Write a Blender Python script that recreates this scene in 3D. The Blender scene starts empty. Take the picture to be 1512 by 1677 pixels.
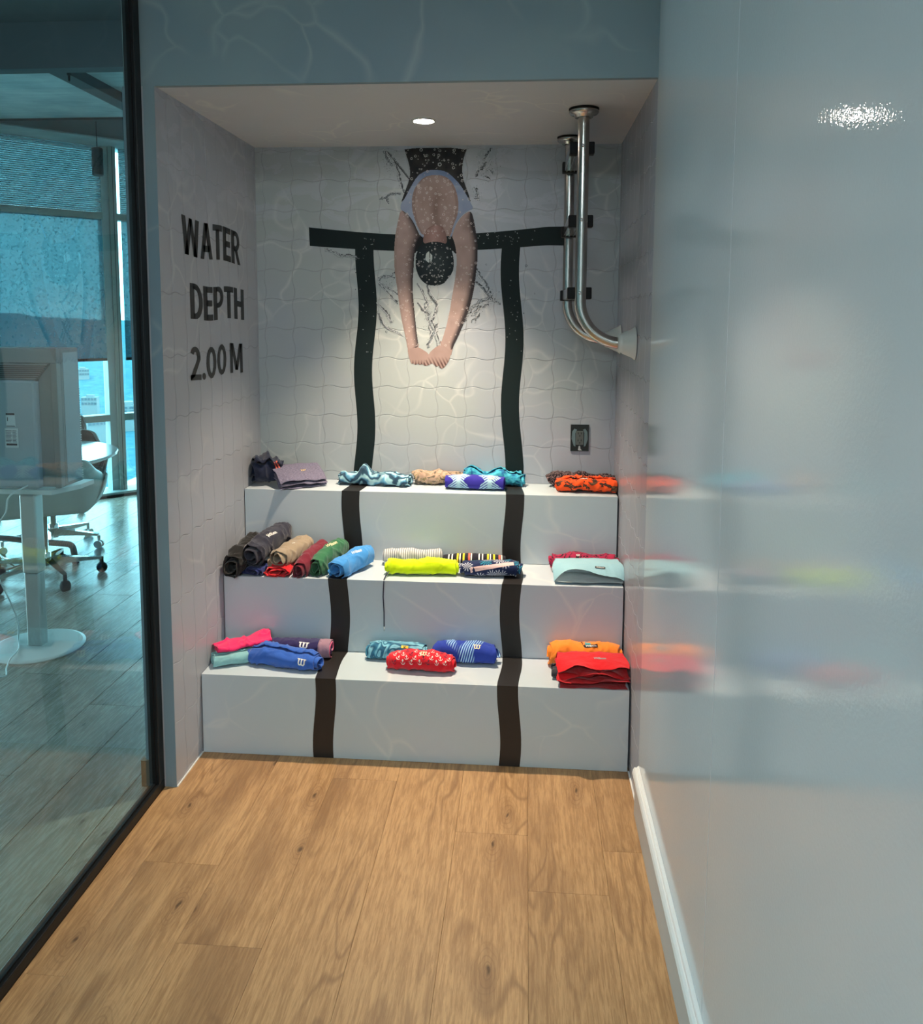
import bpy, bmesh, math, random
import numpy as np
from mathutils import Vector, Matrix, Euler, noise
from mathutils.bvhtree import BVHTree
R = math.radians
C = bpy.context.scene.collection
S = bpy.context.scene

# ------------------------------------------------------------------ camera
cam = bpy.data.cameras.new('camera'); cam_o = bpy.data.objects.new('camera', cam); C.objects.link(cam_o)
cam.sensor_fit = 'VERTICAL'; cam.sensor_height = 36.0
cam.lens = 1345.22 * 36.0 / 1677.0
cam.shift_y = -(838.5 - 654.05) / 1677.0
cam.clip_start = 0.02; cam.clip_end = 2000
fwd = Vector((-0.07720806, 0.99166825, -0.10311638)); rgt = Vector((0.99693039, 0.07813489, 0.00497333)); upv = Vector((-0.01298888, 0.10241587, 0.99465686))
M = Matrix((rgt, upv, -fwd)).transposed().to_4x4(); M.translation = (0, 0, 1.55)
cam_o.matrix_world = M
S.camera = cam_o

# ------------------------------------------------------------------ world, lights, exposure
S.view_settings.view_transform = 'Standard'; S.view_settings.look = 'None'
S.view_settings.gamma = 1.0; S.view_settings.use_curve_mapping = False
S.view_settings.exposure = 0.0
S.cycles.use_denoising = True
S.cycles.max_bounces = 10; S.cycles.transparent_max_bounces = 16
S.cycles.sample_clamp_indirect = 4.0
S.cycles.caustics_reflective = False; S.cycles.caustics_refractive = False
w = bpy.data.worlds.new('sky'); S.world = w; w.use_nodes = True
nt = w.node_tree; nt.nodes.clear()
bg = nt.nodes.new('ShaderNodeBackground'); wo = nt.nodes.new('ShaderNodeOutputWorld')
tc = nt.nodes.new('ShaderNodeTexCoord'); sx = nt.nodes.new('ShaderNodeSeparateXYZ'); cr = nt.nodes.new('ShaderNodeValToRGB')
nt.links.new(tc.outputs['Generated'], sx.inputs[0]); nt.links.new(sx.outputs['Z'], cr.inputs[0])
cr.color_ramp.elements[0].position = 0.0; cr.color_ramp.elements[0].color = (0.60, 0.85, 0.95, 1)
cr.color_ramp.elements[1].position = 0.5; cr.color_ramp.elements[1].color = (0.66, 0.88, 0.97, 1)
nt.links.new(cr.outputs[0], bg.inputs[0]); bg.inputs[1].default_value = 11.0
nt.links.new(bg.outputs[0], wo.inputs[0])

def area(name, loc, size, power, col, rot=(0, 0, 0), shape='DISK', sy=None, spread=None):
    l = bpy.data.lights.new(name, 'AREA'); l.shape = shape; l.size = size
    if sy: l.size_y = sy
    if spread: l.spread = spread
    l.energy = power; l.color = col
    o = bpy.data.objects.new(name, l); o.location = loc; o.rotation_euler = rot; C.objects.link(o); return o
# recessed spot lamp in the alcove ceiling
WARM = (1.0, 0.81, 0.61)
sp = bpy.data.lights.new('alcove_spot_light', 'SPOT'); sp.energy = 200; sp.color = WARM; sp.spot_size = R(84); sp.spot_blend = 1.0; sp.shadow_soft_size = 0.030
spo = bpy.data.objects.new('alcove_spot_light', sp); spo.location = (-0.369, 2.957, 2.205); C.objects.link(spo)
# two corridor downlights above and behind the camera
for k, (x, y, p) in enumerate([(-0.40, 1.25, 36), (-0.40, -0.5, 42)]):
    c_ = bpy.data.lights.new('corridor_downlight_lamp', 'SPOT'); c_.energy = p; c_.color = (1.0, 0.88, 0.74); c_.spot_size = R(95); c_.spot_blend = 0.8; c_.shadow_soft_size = 0.05
    co_ = bpy.data.objects.new('corridor_downlight_lamp', c_); co_.location = (x, y, 2.73); C.objects.link(co_)

# added cool fill light behind the camera, brightens the back wall and risers
area('added_fill_panel', (-0.40, -1.3, 2.735), 1.1, 68, (0.78, 0.93, 1.0), shape='RECTANGLE', sy=0.6)

# ------------------------------------------------------------------ helpers
def tag(o, label=None, cat=None, group=None, kind=None):
    if label: o['label'] = label
    if cat: o['category'] = cat
    if group: o['group'] = group
    if kind: o['kind'] = kind
    return o
def empty(name, loc=(0, 0, 0), rz=0, label=None, cat=None, group=None, kind=None):
    o = bpy.data.objects.new(name, None); o.empty_display_size = 0.05
    o.location = loc; o.rotation_euler = (0, 0, rz); C.objects.link(o)
    return tag(o, label, cat, group, kind)
def link(name, me, mat, parent=None, smooth=False, loc=None):
    o = bpy.data.objects.new(name, me)
    if mat and not me.materials: me.materials.append(mat)
    if smooth:
        for p in me.polygons: p.use_smooth = True
    if loc: o.location = loc
    C.objects.link(o)
    if parent: o.parent = parent
    return o
def obj(name, bm, mat, parent=None, smooth=False, loc=None):
    bmesh.ops.recalc_face_normals(bm, faces=bm.faces)
    me = bpy.data.meshes.new(name); bm.to_mesh(me); bm.free()
    return link(name, me, mat, parent, smooth, loc)
def bx(bm, x0, x1, y0, y1, z0, z1, bev=0):
    r = bmesh.ops.create_cube(bm, size=1)
    for v in r['verts']:
        v.co = Vector(((x0 + x1) / 2 + v.co.x * (x1 - x0), (y0 + y1) / 2 + v.co.y * (y1 - y0), (z0 + z1) / 2 + v.co.z * (z1 - z0)))
    if bev:
        es = list({e for v in r['verts'] for e in v.link_edges})
        bmesh.ops.bevel(bm, geom=es, offset=bev, segments=2, affect='EDGES', profile=0.5)
    return r['verts']
def box(name, x0, x1, y0, y1, z0, z1, mat, parent=None, bev=0):
    bm = bmesh.new(); bx(bm, x0, x1, y0, y1, z0, z1, bev); return obj(name, bm, mat, parent)
def tube(bm, pts, r, seg=20, closed_ends=True):
    pts = [Vector(p) for p in pts]; n = len(pts); rr = r if hasattr(r, '__len__') else [r] * n
    t = (pts[1] - pts[0]).normalized(); a = t.orthogonal().normalized(); rings = []
    for i in range(n):
        tn = (pts[min(i + 1, n - 1)] - pts[max(i - 1, 0)])
        tn = tn.normalized() if tn.length > 1e-9 else t
        a = (a - tn * a.dot(tn)).normalized(); b = tn.cross(a)
        rings.append([bm.verts.new(pts[i] + (a * math.cos(2 * math.pi * k / seg) + b * math.sin(2 * math.pi * k / seg)) * rr[i]) for k in range(seg)])
    for i in range(n - 1):
        for k in range(seg): bm.faces.new((rings[i][k], rings[i][(k + 1) % seg], rings[i + 1][(k + 1) % seg], rings[i + 1][k]))
    if closed_ends:
        bm.faces.new(rings[0][::-1]); bm.faces.new(rings[-1])
def lathe(bm, prof, seg=40, axis='Z', c=(0, 0, 0)):
    rings = []
    for r, h in prof:
        ring = []
        for k in range(seg):
            a = 2 * math.pi * k / seg
            if axis == 'Z': p = (c[0] + r * math.cos(a), c[1] + r * math.sin(a), c[2] + h)
            elif axis == 'X': p = (c[0] + h, c[1] + r * math.cos(a), c[2] + r * math.sin(a))
            else: p = (c[0] + r * math.cos(a), c[1] + h, c[2] + r * math.sin(a))
            ring.append(bm.verts.new(p))
        rings.append(ring)
    for i in range(len(rings) - 1):
        for k in range(seg): bm.faces.new((rings[i][k], rings[i][(k + 1) % seg], rings[i + 1][(k + 1) % seg], rings[i + 1][k]))
    bm.faces.new(rings[0][::-1]); bm.faces.new(rings[-1])
def prism(bm, poly, d0, d1, plane='XZ'):
    """closed polygon extruded between two offsets; plane XZ extrudes along Y, YZ along X, XY along Z"""
    def P(a, b, d): return {'XZ': (a, d, b), 'YZ': (d, a, b), 'XY': (a, b, d)}[plane]
    A = [bm.verts.new(P(a, b, d0)) for a, b in poly]; B = [bm.verts.new(P(a, b, d1)) for a, b in poly]
    n = len(poly)
    for i in range(n): bm.faces.new((A[i], A[(i + 1) % n], B[(i + 1) % n], B[i]))
    bm.faces.new(A[::-1]); bm.faces.new(B)

# ------------------------------------------------------------------ materials
class NT:
    def __init__(s, name):
        s.m = bpy.data.materials.new(name); s.m.use_nodes = True; s.t = s.m.node_tree
        s.b = s.t.nodes['Principled BSDF']; s.out = s.t.nodes['Material Output']
    def n(s, typ, **kw):
        o = s.t.nodes.new('ShaderNode' + typ)
        for k, v in kw.items():
            if k in o.inputs.keys() if isinstance(k, str) else False: pass
            setattr(o, k, v)
        return o
    def l(s, a, b): s.t.links.new(a, b); return b
    def set(s, **kw):
        for k, v in kw.items():
            k = k.replace('_', ' '); i = s.b.inputs[k]
            if hasattr(v, 'is_output') or isinstance(v, bpy.types.NodeSocket): s.l(v, i)
            elif hasattr(v, '__len__') and len(v) == 3: i.default_value = (*v, 1)
            else: i.default_value = v
        return s
    def math(s, op, a, b=None, c=None, clamp=False):
        o = s.n('Math', operation=op, use_clamp=clamp)
        for i, v in enumerate((a, b, c)):
            if v is None: continue
            if isinstance(v, bpy.types.NodeSocket): s.l(v, o.inputs[i])
            else: o.inputs[i].default_value = v
        return o.outputs[0]
    def noise(s, vec, scale, detail=2, rough=0.5, dist=0.0):
        o = s.n('TexNoise'); o.inputs['Scale'].default_value = scale; o.inputs['Detail'].default_value = detail
        o.inputs['Roughness'].default_value = rough; o.inputs['Distortion'].default_value = dist
        if vec is not None: s.l(vec, o.inputs['Vector'])
        return o
    def mapr(s, v, a, b, c=0.0, d=1.0, clamp=True, smooth=False):
        o = s.n('MapRange'); o.clamp = clamp
        if smooth: o.interpolation_type = 'SMOOTHSTEP'
        s.l(v, o.inputs[0])
        for i, x in zip((1, 2, 3, 4), (a, b, c, d)): o.inputs[i].default_value = x
        return o.outputs[0]
    def mix(s, f, a, b, blend='MIX'):
        o = s.n('Mix', data_type='RGBA', blend_type=blend)
        for i, v in ((0, f), (6, a), (7, b)):
            if isinstance(v, bpy.types.NodeSocket): s.l(v, o.inputs[i])
            elif hasattr(v, '__len__'): o.inputs[i].default_value = (*v[:3], 1)
            else: o.inputs[i].default_value = v
        return o.outputs[2]
    def ramp(s, f, stops, const=False):
        o = s.n('ValToRGB'); r = o.color_ramp
        if const: r.interpolation = 'CONSTANT'
        while len(r.elements) < len(stops): r.elements.new(0.5)
        for e, (p, c) in zip(r.elements, stops): e.position = p; e.color = (*c, 1)
        s.l(f, o.inputs[0]); return o.outputs[0]
    def vmul(s, v, xyz, add=(0, 0, 0)):
        o = s.n('Mapping'); s.l(v, o.inputs['Vector']); o.inputs['Scale'].default_value = xyz; o.inputs['Location'].default_value = add
        return o.outputs[0]
    def bump(s, h, strength, dist=0.01):
        o = s.n('Bump'); o.inputs['Strength'].default_value = strength; o.inputs['Distance'].default_value = dist
        s.l(h, o.inputs['Height']); s.l(o.outputs[0], s.b.inputs['Normal'])
def plain(name, col, rough=0.5, metal=0.0, spec=None, **kw):
    t = NT(name); t.set(Base_Color=col, Roughness=rough, Metallic=metal)
    if spec is not None: t.b.inputs['Specular IOR Level'].default_value = spec
    # faint wear so nothing is perfectly flat
    g = t.n('NewGeometry'); nz = t.noise(g.outputs['Position'], 9.0, 3)
    t.set(Base_Color=t.mix(t.mapr(nz.outputs[0], 0.3, 0.7, 0.0, 0.09), col, tuple(c * 0.75 for c in col)))
    return t.m

def water_print(name, c1, c2, caustic=0.35, rough=0.45, scale=3.2, blotch=0.0, bcol=(0.6, 0.62, 0.68), spec=0.5, toprange=None):
    """vinyl print of pool water: soft tints and thin bright caustic lines"""
    t = NT(name); g = t.n('NewGeometry'); P = g.outputs['Position']
    nz = t.noise(P, 1.6, 3, 0.5)
    base = t.mix(t.mapr(nz.outputs[0], 0.35, 0.65, smooth=True), c1, c2)
    wn = t.noise(P, 2.6, 2)
    wv = t.n('VectorMath', operation='MULTIPLY_ADD'); t.l(wn.outputs['Color'], wv.inputs[0]); wv.inputs[1].default_value = (0.55, 0.55, 0.55); t.l(P, wv.inputs[2])
    vo = t.n('TexVoronoi', feature='DISTANCE_TO_EDGE'); vo.inputs['Scale'].default_value = scale; t.l(wv.outputs[0], vo.inputs['Vector'])
    wdt = t.mapr(t.noise(P, 7.0, 2).outputs[0], 0.3, 0.7, 0.018, 0.085)
    ln = t.math('POWER', t.math('SUBTRACT', 1.0, t.math('DIVIDE', vo.outputs['Distance'], wdt), clamp=True), 1.5)
    mk = t.mapr(t.noise(P, 3.1, 2).outputs[0], 0.42, 0.66, 0.0, 1.0, smooth=True)
    f = t.math('MULTIPLY', t.math('MULTIPLY', ln, mk), caustic)
    col = t.mix(f, base, (0.86, 0.86, 0.80))
    if blotch:
        sep = t.n('SeparateXYZ'); t.l(P, sep.inputs[0])
        zz = t.mapr(sep.outputs['Z'], toprange[0], toprange[1], 0, 1, smooth=True)
        wn2 = t.noise(t.vmul(P, (1.6, 1.6, 3.4)), 2.2, 4, 0.55, 1.4)
        bl = t.mapr(wn2.outputs[0], 0.52, 0.57, 0, 1, smooth=True)
        ed = t.mapr(t.math('ABSOLUTE', t.math('SUBTRACT', wn2.outputs[0], 0.53)), 0.0, 0.012, 1, 0)
        bb = t.math('ADD', t.math('MULTIPLY', bl, 0.6), t.math('MULTIPLY', ed, 0.7), clamp=True)
        col = t.mix(t.math('MULTIPLY', t.math('MULTIPLY', bb, zz), blotch), col, bcol)
    t.set(Base_Color=col, Roughness=rough); t.b.inputs['Specular IOR Level'].default_value = spec
    fn = t.noise(P, 420, 2); t.bump(fn.outputs[0], 0.05, 0.001)
    return t.m

M_back = water_print('back_wall_print', (0.40, 0.44, 0.50), (0.43, 0.48, 0.48), 0.30, 0.5, 4.6, 0.55, (0.56, 0.60, 0.68), toprange=(1.72, 2.0))
M_side = water_print('side_wall_print', (0.385, 0.415, 0.475), (0.41, 0.43, 0.475), 0.24, 0.38, 3.6, 0.35, (0.62, 0.62, 0.70), toprange=(1.75, 2.05))
M_sideR = water_print('right_alcove_print', (0.36, 0.37, 0.42), (0.38, 0.39, 0.44), 0.12, 0.26, 3.6)
M_head = water_print('header_print', (0.24, 0.32, 0.35), (0.19, 0.27, 0.32), 0.12, 0.42, 2.6)
M_ceil = water_print('alcove_ceiling_print', (0.66, 0.675, 0.69), (0.70, 0.70, 0.71), 0.6, 0.5, 4.6)
M_step = water_print('step_print', (0.52, 0.615, 0.65), (0.55, 0.61, 0.67), 0.30, 0.33, 3.4)
M_grout = plain('mural_joint', (0.38, 0.39, 0.43), 0.6)
M_stripe = plain('black_stripe_vinyl', (0.016, 0.014, 0.013), 0.42)
M_stripeT = plain('dark_green_stripe_print', (0.008, 0.017, 0.018), 0.6, spec=0.2)
M_ink = plain('black_letter_vinyl', (0.018, 0.02, 0.022), 0.5)
M_paint = plain('white_paint', (0.62, 0.63, 0.63), 0.6)
M_dark = plain('dark_ceiling_paint', (0.035, 0.045, 0.05), 0.8)
M_black = plain('black_frame_metal', (0.010, 0.012, 0.013), 0.4, 0.0, spec=0.25)
M_rubber = plain('black_plastic', (0.008, 0.008, 0.009), 0.55, spec=0.2)
M_white = plain('white_trim', (0.82, 0.84, 0.82), 0.4)
M_trimgrey = plain('grey_skirting', (0.47, 0.48, 0.47), 0.35)
M_brown = plain('brown_skirting', (0.22, 0.12, 0.06), 0.5)
M_whiteplastic = plain('white_plastic', (0.72, 0.74, 0.70), 0.35)
M_alu = plain('satin_aluminium', (0.62, 0.62, 0.60), 0.33, 0.9)

def steel():
    t = NT('polished_steel'); g = t.n('NewGeometry')
    nz = t.noise(t.vmul(g.outputs['Position'], (60, 60, 1.5)), 8, 2)
    t.set(Base_Color=(0.50, 0.48, 0.44), Metallic=1.0, Roughness=t.mapr(nz.outputs[0], 0.3, 0.7, 0.14, 0.26)); return t.m
M_steel = steel()
M_chrome = plain('chrome', (0.75, 0.77, 0.76), 0.08, 1.0)

def wood(name, cA, cB, cC, rough=0.42):
    t = NT(name); g = t.n('NewGeometry'); oi = t.n('ObjectInfo')
    off = t.n('VectorMath', operation='SCALE'); off.inputs['Scale'].default_value = 37.0
    cmb = t.n('CombineXYZ'); t.l(oi.outputs['Random'], cmb.inputs[0]); t.l(oi.outputs['Random'], cmb.inputs[1]); t.l(cmb.outputs[0], off.inputs[0])
    ad = t.n('VectorMath', operation='ADD'); t.l(g.outputs['Position'], ad.inputs[0]); t.l(off.outputs[0], ad.inputs[1]); P = ad.outputs[0]
    # slow figure: stretched noise whose contour lines give the cathedral grain
    big = t.noise(t.vmul(P, (5.0, 1.05, 1)), 1.3, 2, 0.45, 0.35)
    cont = t.math('FRACT', t.math('MULTIPLY', big.outputs[0], 9.0))
    arcs = t.mapr(t.math('ABSOLUTE', t.math('SUBTRACT', cont, 0.5)), 0.30, 0.5, 0, 1, smooth=True)
    amask = t.mapr(t.noise(t.vmul(P, (4.0, 1.3, 1)), 1.0, 1).outputs[0], 0.46, 0.62, 0, 1, smooth=True)
    fine = t.noise(t.vmul(P, (70, 5.0, 1)), 2.2, 6, 0.70, 0.5)
    fine2 = t.noise(t.vmul(P, (26, 1.0, 1)), 1.6, 4, 0.6, 0.4)
    tone = t.noise(t.vmul(P, (4.0, 1.0, 1)), 1.1, 3, 0.5)
    k = t.math('ADD', t.math('MULTIPLY', fine.outputs[0], 0.72), t.math('MULTIPLY', fine2.outputs[0], 0.28))
    col = t.mix(t.mapr(k, 0.43, 0.57, 0, 1), cB, cA)
    pores = t.noise(t.vmul(P, (260, 9.0, 1)), 2.0, 3, 0.6); col = t.mix(t.mapr(pores.outputs[0], 0.56, 0.70, 0, 0.45), col, cC)
    col = t.mix(t.math('MULTIPLY', t.mapr(tone.outputs[0], 0.48, 0.68, 0, 1, smooth=True), 0.60), col, cC)
    col = t.mix(t.math('MULTIPLY', t.math('MULTIPLY', arcs, amask), 0.55), col, cC)
    # knots with dark hearts and halo rings
    vo = t.n('TexVoronoi', voronoi_dimensions='2D'); vo.inputs['Scale'].default_value = 1.0; vo.inputs['Randomness'].default_value = 0.85
    wp = t.noise(P, 11, 2); wv = t.n('VectorMath', operation='MULTIPLY_ADD'); t.l(wp.outputs['Color'], wv.inputs[0]); wv.inputs[1].default_value = (0.045, 0.045, 0); t.l(P, wv.inputs[2])
    t.l(t.vmul(wv.outputs[0], (5.2, 1.9, 1)), vo.inputs['Vector'])
    d = vo.outputs['Distance']
    kn = t.mapr(d, 0.008, 0.045, 1, 0, smooth=True)
    halo = t.mapr(d, 0.04, 0.26, 1, 0, smooth=True)
    rings = t.mapr(t.math('SINE', t.math('MULTIPLY', d, 150.0)), 0.35, 1.0, 0, 1)
    kr = t.math('MULTIPLY', t.math('MULTIPLY', rings, halo), 0.42)
    sel = t.mapr(vo.outputs['Color'], 0.0, 1.0)
    sp = t.n('SeparateColor'); t.l(vo.outputs['Color'], sp.inputs[0]); on = t.mapr(sp.outputs[0], 0.45, 0.5, 0, 1)
    col = t.mix(t.math('MULTIPLY', t.math('MULTIPLY', halo, 0.35), on), col, cC)
    col = t.mix(t.math('MULTIPLY', kr, on), col, cC)
    col = t.mix(t.math('MULTIPLY', t.math('MULTIPLY', kn, 0.85), on), col, tuple(c * 0.38 for c in cC))
    # per plank tint
    hv = t.n('HueSaturation'); t.l(col, hv.inputs['Color']); t.l(t.mapr(oi.outputs['Random'], 0, 1, 0.93, 1.07), hv.inputs['Value'])
    t.set(Base_Color=hv.outputs[0], Roughness=t.mapr(fine.outputs[0], 0.3, 0.7, rough - 0.05, rough + 0.1))
    t.bump(fine.outputs[0], 0.12, 0.002); return t.m
M_wood = wood('oak_plank', (0.52, 0.315, 0.145), (0.36, 0.203, 0.088), (0.200, 0.103, 0.045))
M_wood2 = wood('cool_lit_oak_plank', (0.47, 0.385, 0.31), (0.36, 0.295, 0.235), (0.21, 0.175, 0.145), 0.24)  # same oak, with the cool office daylight put into its colour as grey

def gloss_panel():
    t = NT('glossy_white_panel'); g = t.n('NewGeometry'); P = g.outputs['Position']
    t.set(Base_Color=(0.59, 0.605, 0.615), Roughness=0.035); t.b.inputs['Specular IOR Level'].default_value = 0.45
    a = t.noise(P, 160, 2); b = t.noise(t.vmul(P, (1, 1, 0.12)), 7, 2)
    h = t.math('ADD', t.math('MULTIPLY', a.outputs[0], 0.50), t.math('MULTIPLY', b.outputs[0], 0.6))
    t.bump(h, 0.045, 0.01); return t.m
M_panel = gloss_panel()

def glass_mat(name, tint, refl=1.0):
    t = NT(name); t.t.nodes.remove(t.b)
    tr = t.n('BsdfTransparent'); tr.inputs[0].default_value = (*tint, 1)
    gl = t.n('BsdfGlossy'); gl.inputs['Roughness'].default_value = 0.0; gl.inputs[0].default_value = (refl, refl, refl, 1)
    fr = t.n('Fresnel'); fr.inputs[0].default_value = 1.5
    ge = t.n('NewGeometry'); fac = t.math('MULTIPLY', fr.outputs[0], t.math('SUBTRACT', 1.0, ge.outputs['Backfacing']))
    mx = t.n('MixShader'); t.l(fac, mx.inputs[0]); t.l(tr.outputs[0], mx.inputs[1]); t.l(gl.outputs[0], mx.inputs[2])
    t.l(mx.outputs[0], t.out.inputs[0]); return t.m
M_glass = glass_mat('partition_glass', (0.80, 0.93, 0.95), 0.95)
M_wglass = glass_mat('window_glass', (0.80, 0.97, 0.98), 0.9)
def shade_mat():
    t = NT('mesh_roller_shade'); t.t.nodes.remove(t.b)
    tr = t.n('BsdfTransparent'); tr.inputs[0].default_value = (0.23, 0.29, 0.30, 1)
    tl = t.n('BsdfTranslucent'); tl.inputs[0].default_value = (0.07, 0.12, 0.14, 1)
    g = t.n('NewGeometry'); nz = t.noise(g.outputs['Position'], 45, 2)
    mx = t.n('MixShader'); t.l(t.mapr(nz.outputs[0], 0.3, 0.7, 0.3, 0.5), mx.inputs[0]); t.l(tr.outputs[0], mx.inputs[1]); t.l(tl.outputs[0], mx.inputs[2])
    t.l(mx.outputs[0], t.out.inputs[0]); return t.m
M_shade = shade_mat()
def emis(name, col, st):
    t = NT(name); t.set(Base_Color=(0.8, 0.8, 0.8), Emission_Color=col, Emission_Strength=st); return t.m
M_lamp = emis('lamp_lens', (1.0, 0.88, 0.76), 110.0)
M_lamp2 = emis('downlight_lens', (1.0, 0.88, 0.72), 14.0)
def concrete():
    t = NT('raw_concrete'); g = t.n('NewGeometry'); P = g.outputs['Position']
    a = t.noise(P, 2.2, 6, 0.6); b = t.noise(t.vmul(P, (1, 6, 1)), 5, 4)
    k = t.math('ADD', t.math('MULTIPLY', a.outputs[0], 0.7), t.math('MULTIPLY', b.outputs[0], 0.3))
    t.set(Base_Color=t.mix(t.mapr(k, 0.38, 0.62), (0.20, 0.26, 0.27), (0.36, 0.42, 0.43)), Roughness=0.9); t.bump(a.outputs[0], 0.4, 0.02); return t.m
M_conc = concrete()

# ------------------------------------------------------------------ key dimensions (metres)
XL, XR = -1.1243, 0.3702
Y0, Y1, Y2, Y3, YB = 2.4738, 2.6911, 2.9253, 3.1742, 3.395
Z1, Z2, Z3, ZC = 0.2895, 0.5681, 0.8473, 2.2282
XG = -1.180; ZT = 2.75

# ------------------------------------------------------------------ floor with planks
def slab(name, poly, z0, z1, mat):
    bm = bmesh.new(); prism(bm, poly, z0, z1, 'XY'); return obj(name, bm, mat)
def WLINE(x, o=0.12): return 6.4731 + 1.0385 * (x + 3.6637) + o * 1.44      # y of the diagonal window wall
floor = slab('floor', [(-8.5, -2.6), (XR + 0.1, -2.6), (XR + 0.1, 4.0), (XL - 0.03, 4.0), (XL - 0.03, WLINE(XL - 0.03)), (-8.5, WLINE(-8.5))], -0.06, -0.004, plain('floor_base', (0.20, 0.12, 0.06), 0.8)); tag(floor, 'oak plank floor of the corridor running on behind the glass', kind='structure')
rnd = random.Random(5)
PW = 0.2172
def plank(name_mat, x0, x1, y0, y1, g=0.00025):
    bm = bmesh.new(); x0 += g; x1 -= g; y0 += g; y1 -= g
    e = 0.0006
    v = [bm.verts.new(p) for p in [(x0, y0, -0.0042), (x1, y0, -0.0042), (x1, y1, -0.0042), (x0, y1, -0.0042), (x0, y0, -0.0005), (x1, y0, -0.0005), (x1, y1, -0.0005), (x0, y1, -0.0005), (x0 + e, y0 + e, 0), (x1 - e, y0 + e, 0), (x1 - e, y1 - e, 0), (x0 + e, y1 - e, 0)]]
    for i in range(4):
        j = (i + 1) % 4; bm.faces.new((v[i], v[j], v[j + 4], v[i + 4])); bm.faces.new((v[i + 4], v[j + 4], v[j + 8], v[i + 8]))
    bm.faces.new((v[8], v[9], v[10], v[11])); bm.faces.new((v[3], v[2], v[1], v[0]))
    return obj('plank', bm, name_mat, floor)
joints = {0: 2.08, 1: 2.266, -1: 2.318, -2: 1.42, -3: 1.05, -4: 1.822, -5: 2.11, 2: 1.2}
for i in range(-6, 2):
    x0 = 0.025 + PW * i; x1 = x0 + PW
    x0c, x1c = max(x0, XG + 0.016), min(x1, XR - 0.001)
    if x1c - x0c < 0.01: continue
    y = joints.get(i, 1.7); ys = [y + 1.52 * k for k in range(-4, 3)]
    for a, b in zip(ys, ys[1:]):
        if b < -1.5 or a > 2.69: continue
        plank(M_wood, x0c, x1c, a, min(b, 2.71))
for i in range(-33, -5):
    x0 = 0.025 + PW * i; x1 = min(x0 + PW, XG - 0.016)
    y = rnd.uniform(0, 1.5); ys = [y + 1.52 * k for k in range(-1, 6)]
    if i == -9: ys = [2.49 + 1.52 * k for k in range(-2, 5)]
    if i == -8: ys = [3.0 + 1.52 * k for k in range(-2, 5)]
    if x1 - x0 < 0.01: continue
    for a, b in zip(ys, ys[1:]):
        # skip what lies past the diagonal window wall
        if (a - 6.4731) - 1.0385 * (x1 + 3.6637) > 0.25: continue
        if b < 0.4 or x0 < -0.78 * max(b, 1) - 2.6: continue
        plank(M_wood2, x0, x1, a, b, 0.0012)

# ------------------------------------------------------------------ walls of the corridor and the alcove
wall_header = box('wall_header', XG - 0.02, XR, Y0, Y0 + 0.02, ZC, ZT, M_head); tag(wall_header, 'blue grey water print wall above the alcove', kind='structure')
wall_left = tag(empty('wall_left'), 'lilac grey water print side wall of the alcove with depth lettering', kind='structure')
bm = bmesh.new(); bx(bm, XG - 0.045, XL - 0.0015, Y0, YB + 0.1, 0, ZC); obj('wall_core', bm, M_grout, wall_left)
box('corner_strip', XG + 0.02, XL - 0.0002, Y0 - 0.0012, Y0, 0, ZC, M_head, wall_left)
wall_back = tag(empty('wall_back'), 'back wall of the alcove printed with wavy pool tiles and a diver', kind='structure')
bm = bmesh.new(); bx(bm, XL - 0.1, XR + 0.1, YB + 0.0015, YB + 0.1, 0, ZC + 0.05); obj('wall_core', bm, M_grout, wall_back)
wall_right = tag(empty('wall_right'), 'glossy white panelled corridor wall that continues into the alcove', kind='structure')
bm = bmesh.new(); bx(bm, XR + 0.0015, XR + 0.12, -2.6, YB + 0.1, -0.05, ZT); obj('wall_core', bm, M_grout, wall_right)
ceil_a = box('ceiling', XL, XR, Y0 + 0.02, YB + 0.05, ZC, ZC + 0.03, M_ceil); tag(ceil_a, 'warm grey printed ceiling of the alcove', kind='structure')
ceil_c = box('ceiling', -1.4, XR + 0.1, -2.6, Y0 + 0.1, ZT, ZT + 0.05, M_paint); tag(ceil_c, 'white ceiling of the corridor', kind='structure')
wall_rear = box('wall_rear', -1.4, XR + 0.1, -2.65, -2.6, 0, ZT, M_paint); tag(wall_rear, 'white end wall of the corridor behind the camera', kind='structure')

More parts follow.
